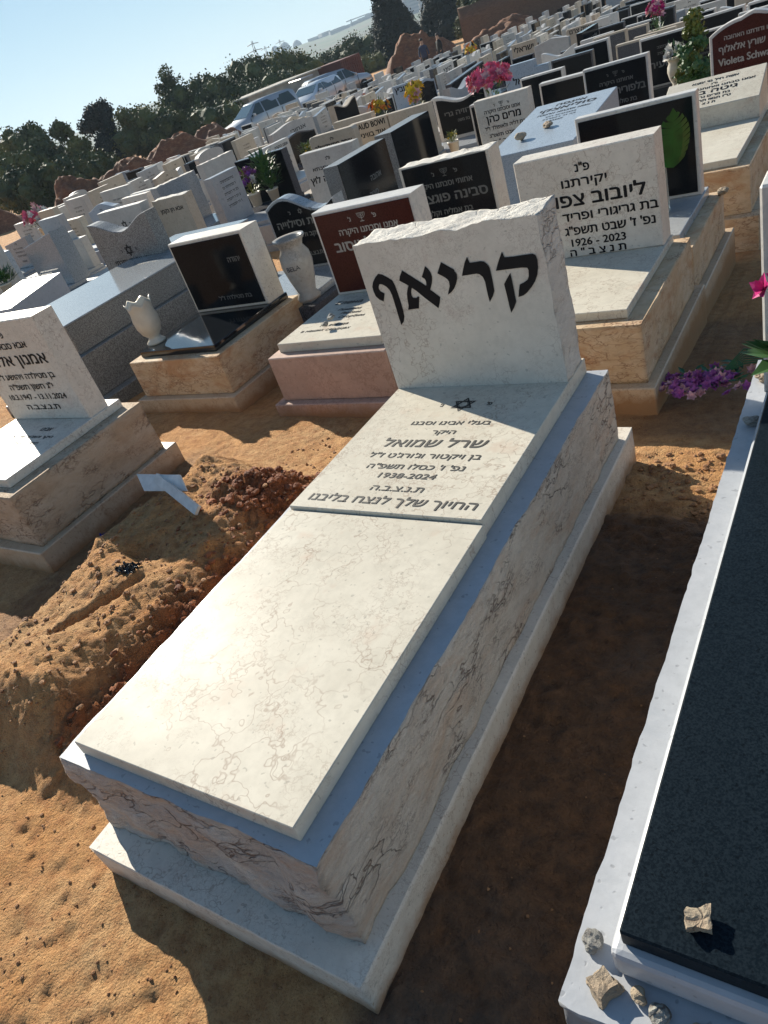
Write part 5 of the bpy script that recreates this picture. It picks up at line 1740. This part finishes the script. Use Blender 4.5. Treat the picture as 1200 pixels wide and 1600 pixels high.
# two people by the far heap of earth
def person(x, y, rz, top, label, seed):
    t = empty('person', (x, y, gz(x, y)), rz, label, 'person')
    me = bpy.data.meshes.new('body')
    V = [(0, 0, .95), (0, 0, 1.15), (0, 0, 1.38), (0, 0, 1.50), (0, -.01, 1.62), (.10, 0, .90), (.11, -.02, .50), (.12, .02, .08), (.12, -.12, .03), (-.10, 0, .90), (-.12, .02, .50), (-.13, .04, .08), (-.13, -.10, .03),
         (.19, 0, 1.36), (.25, -.02, 1.10), (.22, -.16, .92), (-.19, 0, 1.36), (-.26, .02, 1.10), (-.24, -.10, .88), (0, 0, 1.70)]
    E_ = [(0, 1), (1, 2), (2, 3), (3, 4), (4, 19), (0, 5), (5, 6), (6, 7), (7, 8), (0, 9), (9, 10), (10, 11), (11, 12), (2, 13), (13, 14), (14, 15), (2, 16), (16, 17), (17, 18)]
    RR = [.15, .14, .16, .06, .095, .095, .065, .05, .045, .095, .065, .05, .045, .065, .05, .04, .065, .05, .04, .07]
    me.from_pydata(V, E_, [])
    o = bpy.data.objects.new('body', me)
    COL.objects.link(o)
    md = o.modifiers.new('s', 'SKIN')
    for v, r in zip(me.skin_vertices[0].data, RR): v.radius = (r, r * .85)
    me.skin_vertices[0].data[0].use_root = True
    o.modifiers.new('u', 'SUBSURF').levels = 1
    bpy.context.view_layer.update()
    m2 = bpy.data.meshes.new_from_object(o.evaluated_get(bpy.context.evaluated_depsgraph_get()))
    bpy.data.objects.remove(o)
    for m in ('skin', top, 'trouser'): m2.materials.append(MT[m])
    for p in m2.polygons:
        z = p.center.z
        p.material_index = 0 if z > 1.47 or (z < .98 and abs(p.center.x) > .19) else (1 if z > .93 else 2)
        p.use_smooth = True
    o = bpy.data.objects.new('body', m2)
    COL.objects.link(o)
    o.parent = t
    hb = bmesh.new()
    bmesh.ops.create_icosphere(hb, subdivisions=2, radius=.105)
    for v in hb.verts: v.co = Vector((v.co.x, v.co.y + .02, max(v.co.z, -.02) + 1.68))
    obj('hair', hb, 'hair', t)


MT['skin'] = plain('skin', (.42, .26, .18), .6, .1)
MT['trouser'] = plain('dark_trousers', (.02, .022, .03), .8, .2)
MT['shirt_b'] = plain('navy_shirt', (.03, .045, .09), .8, .2)
MT['shirt_k'] = plain('black_shirt', (.015, .015, .015), .8, .2)
MT['hair'] = plain('dark_hair', (.02, .015, .012), .7, .2)
person(-19.6, 39.9, .6, 'shirt_b', 'person in dark blue standing by the far heap of earth, the left one', 1)
person(-18.8, 40.2, -.5, 'shirt_k', 'person in black standing by the far heap of earth, the right one', 2)

# air between here and the hills
bm = box(-1750, 900, -60, 1750, -60.5, 50, 0)
hz = obj('haze', bm, [])
hm = bpy.data.materials.new('haze_air')
hm.use_nodes = True
hn = hm.node_tree
hn.nodes.remove(hn.nodes['Principled BSDF'])
pv = hn.nodes.new('ShaderNodeVolumePrincipled')
pv.inputs['Color'].default_value = (.66, .83, 1.0, 1)
pv.inputs['Density'].default_value = .00036
pv.inputs['Anisotropy'].default_value = .2
hn.links.new(pv.outputs[0], hn.nodes['Material Output'].inputs['Volume'])
hz.data.materials.append(hm)
tag(hz, 'thin pale haze in the air', 'haze', kind='stuff')
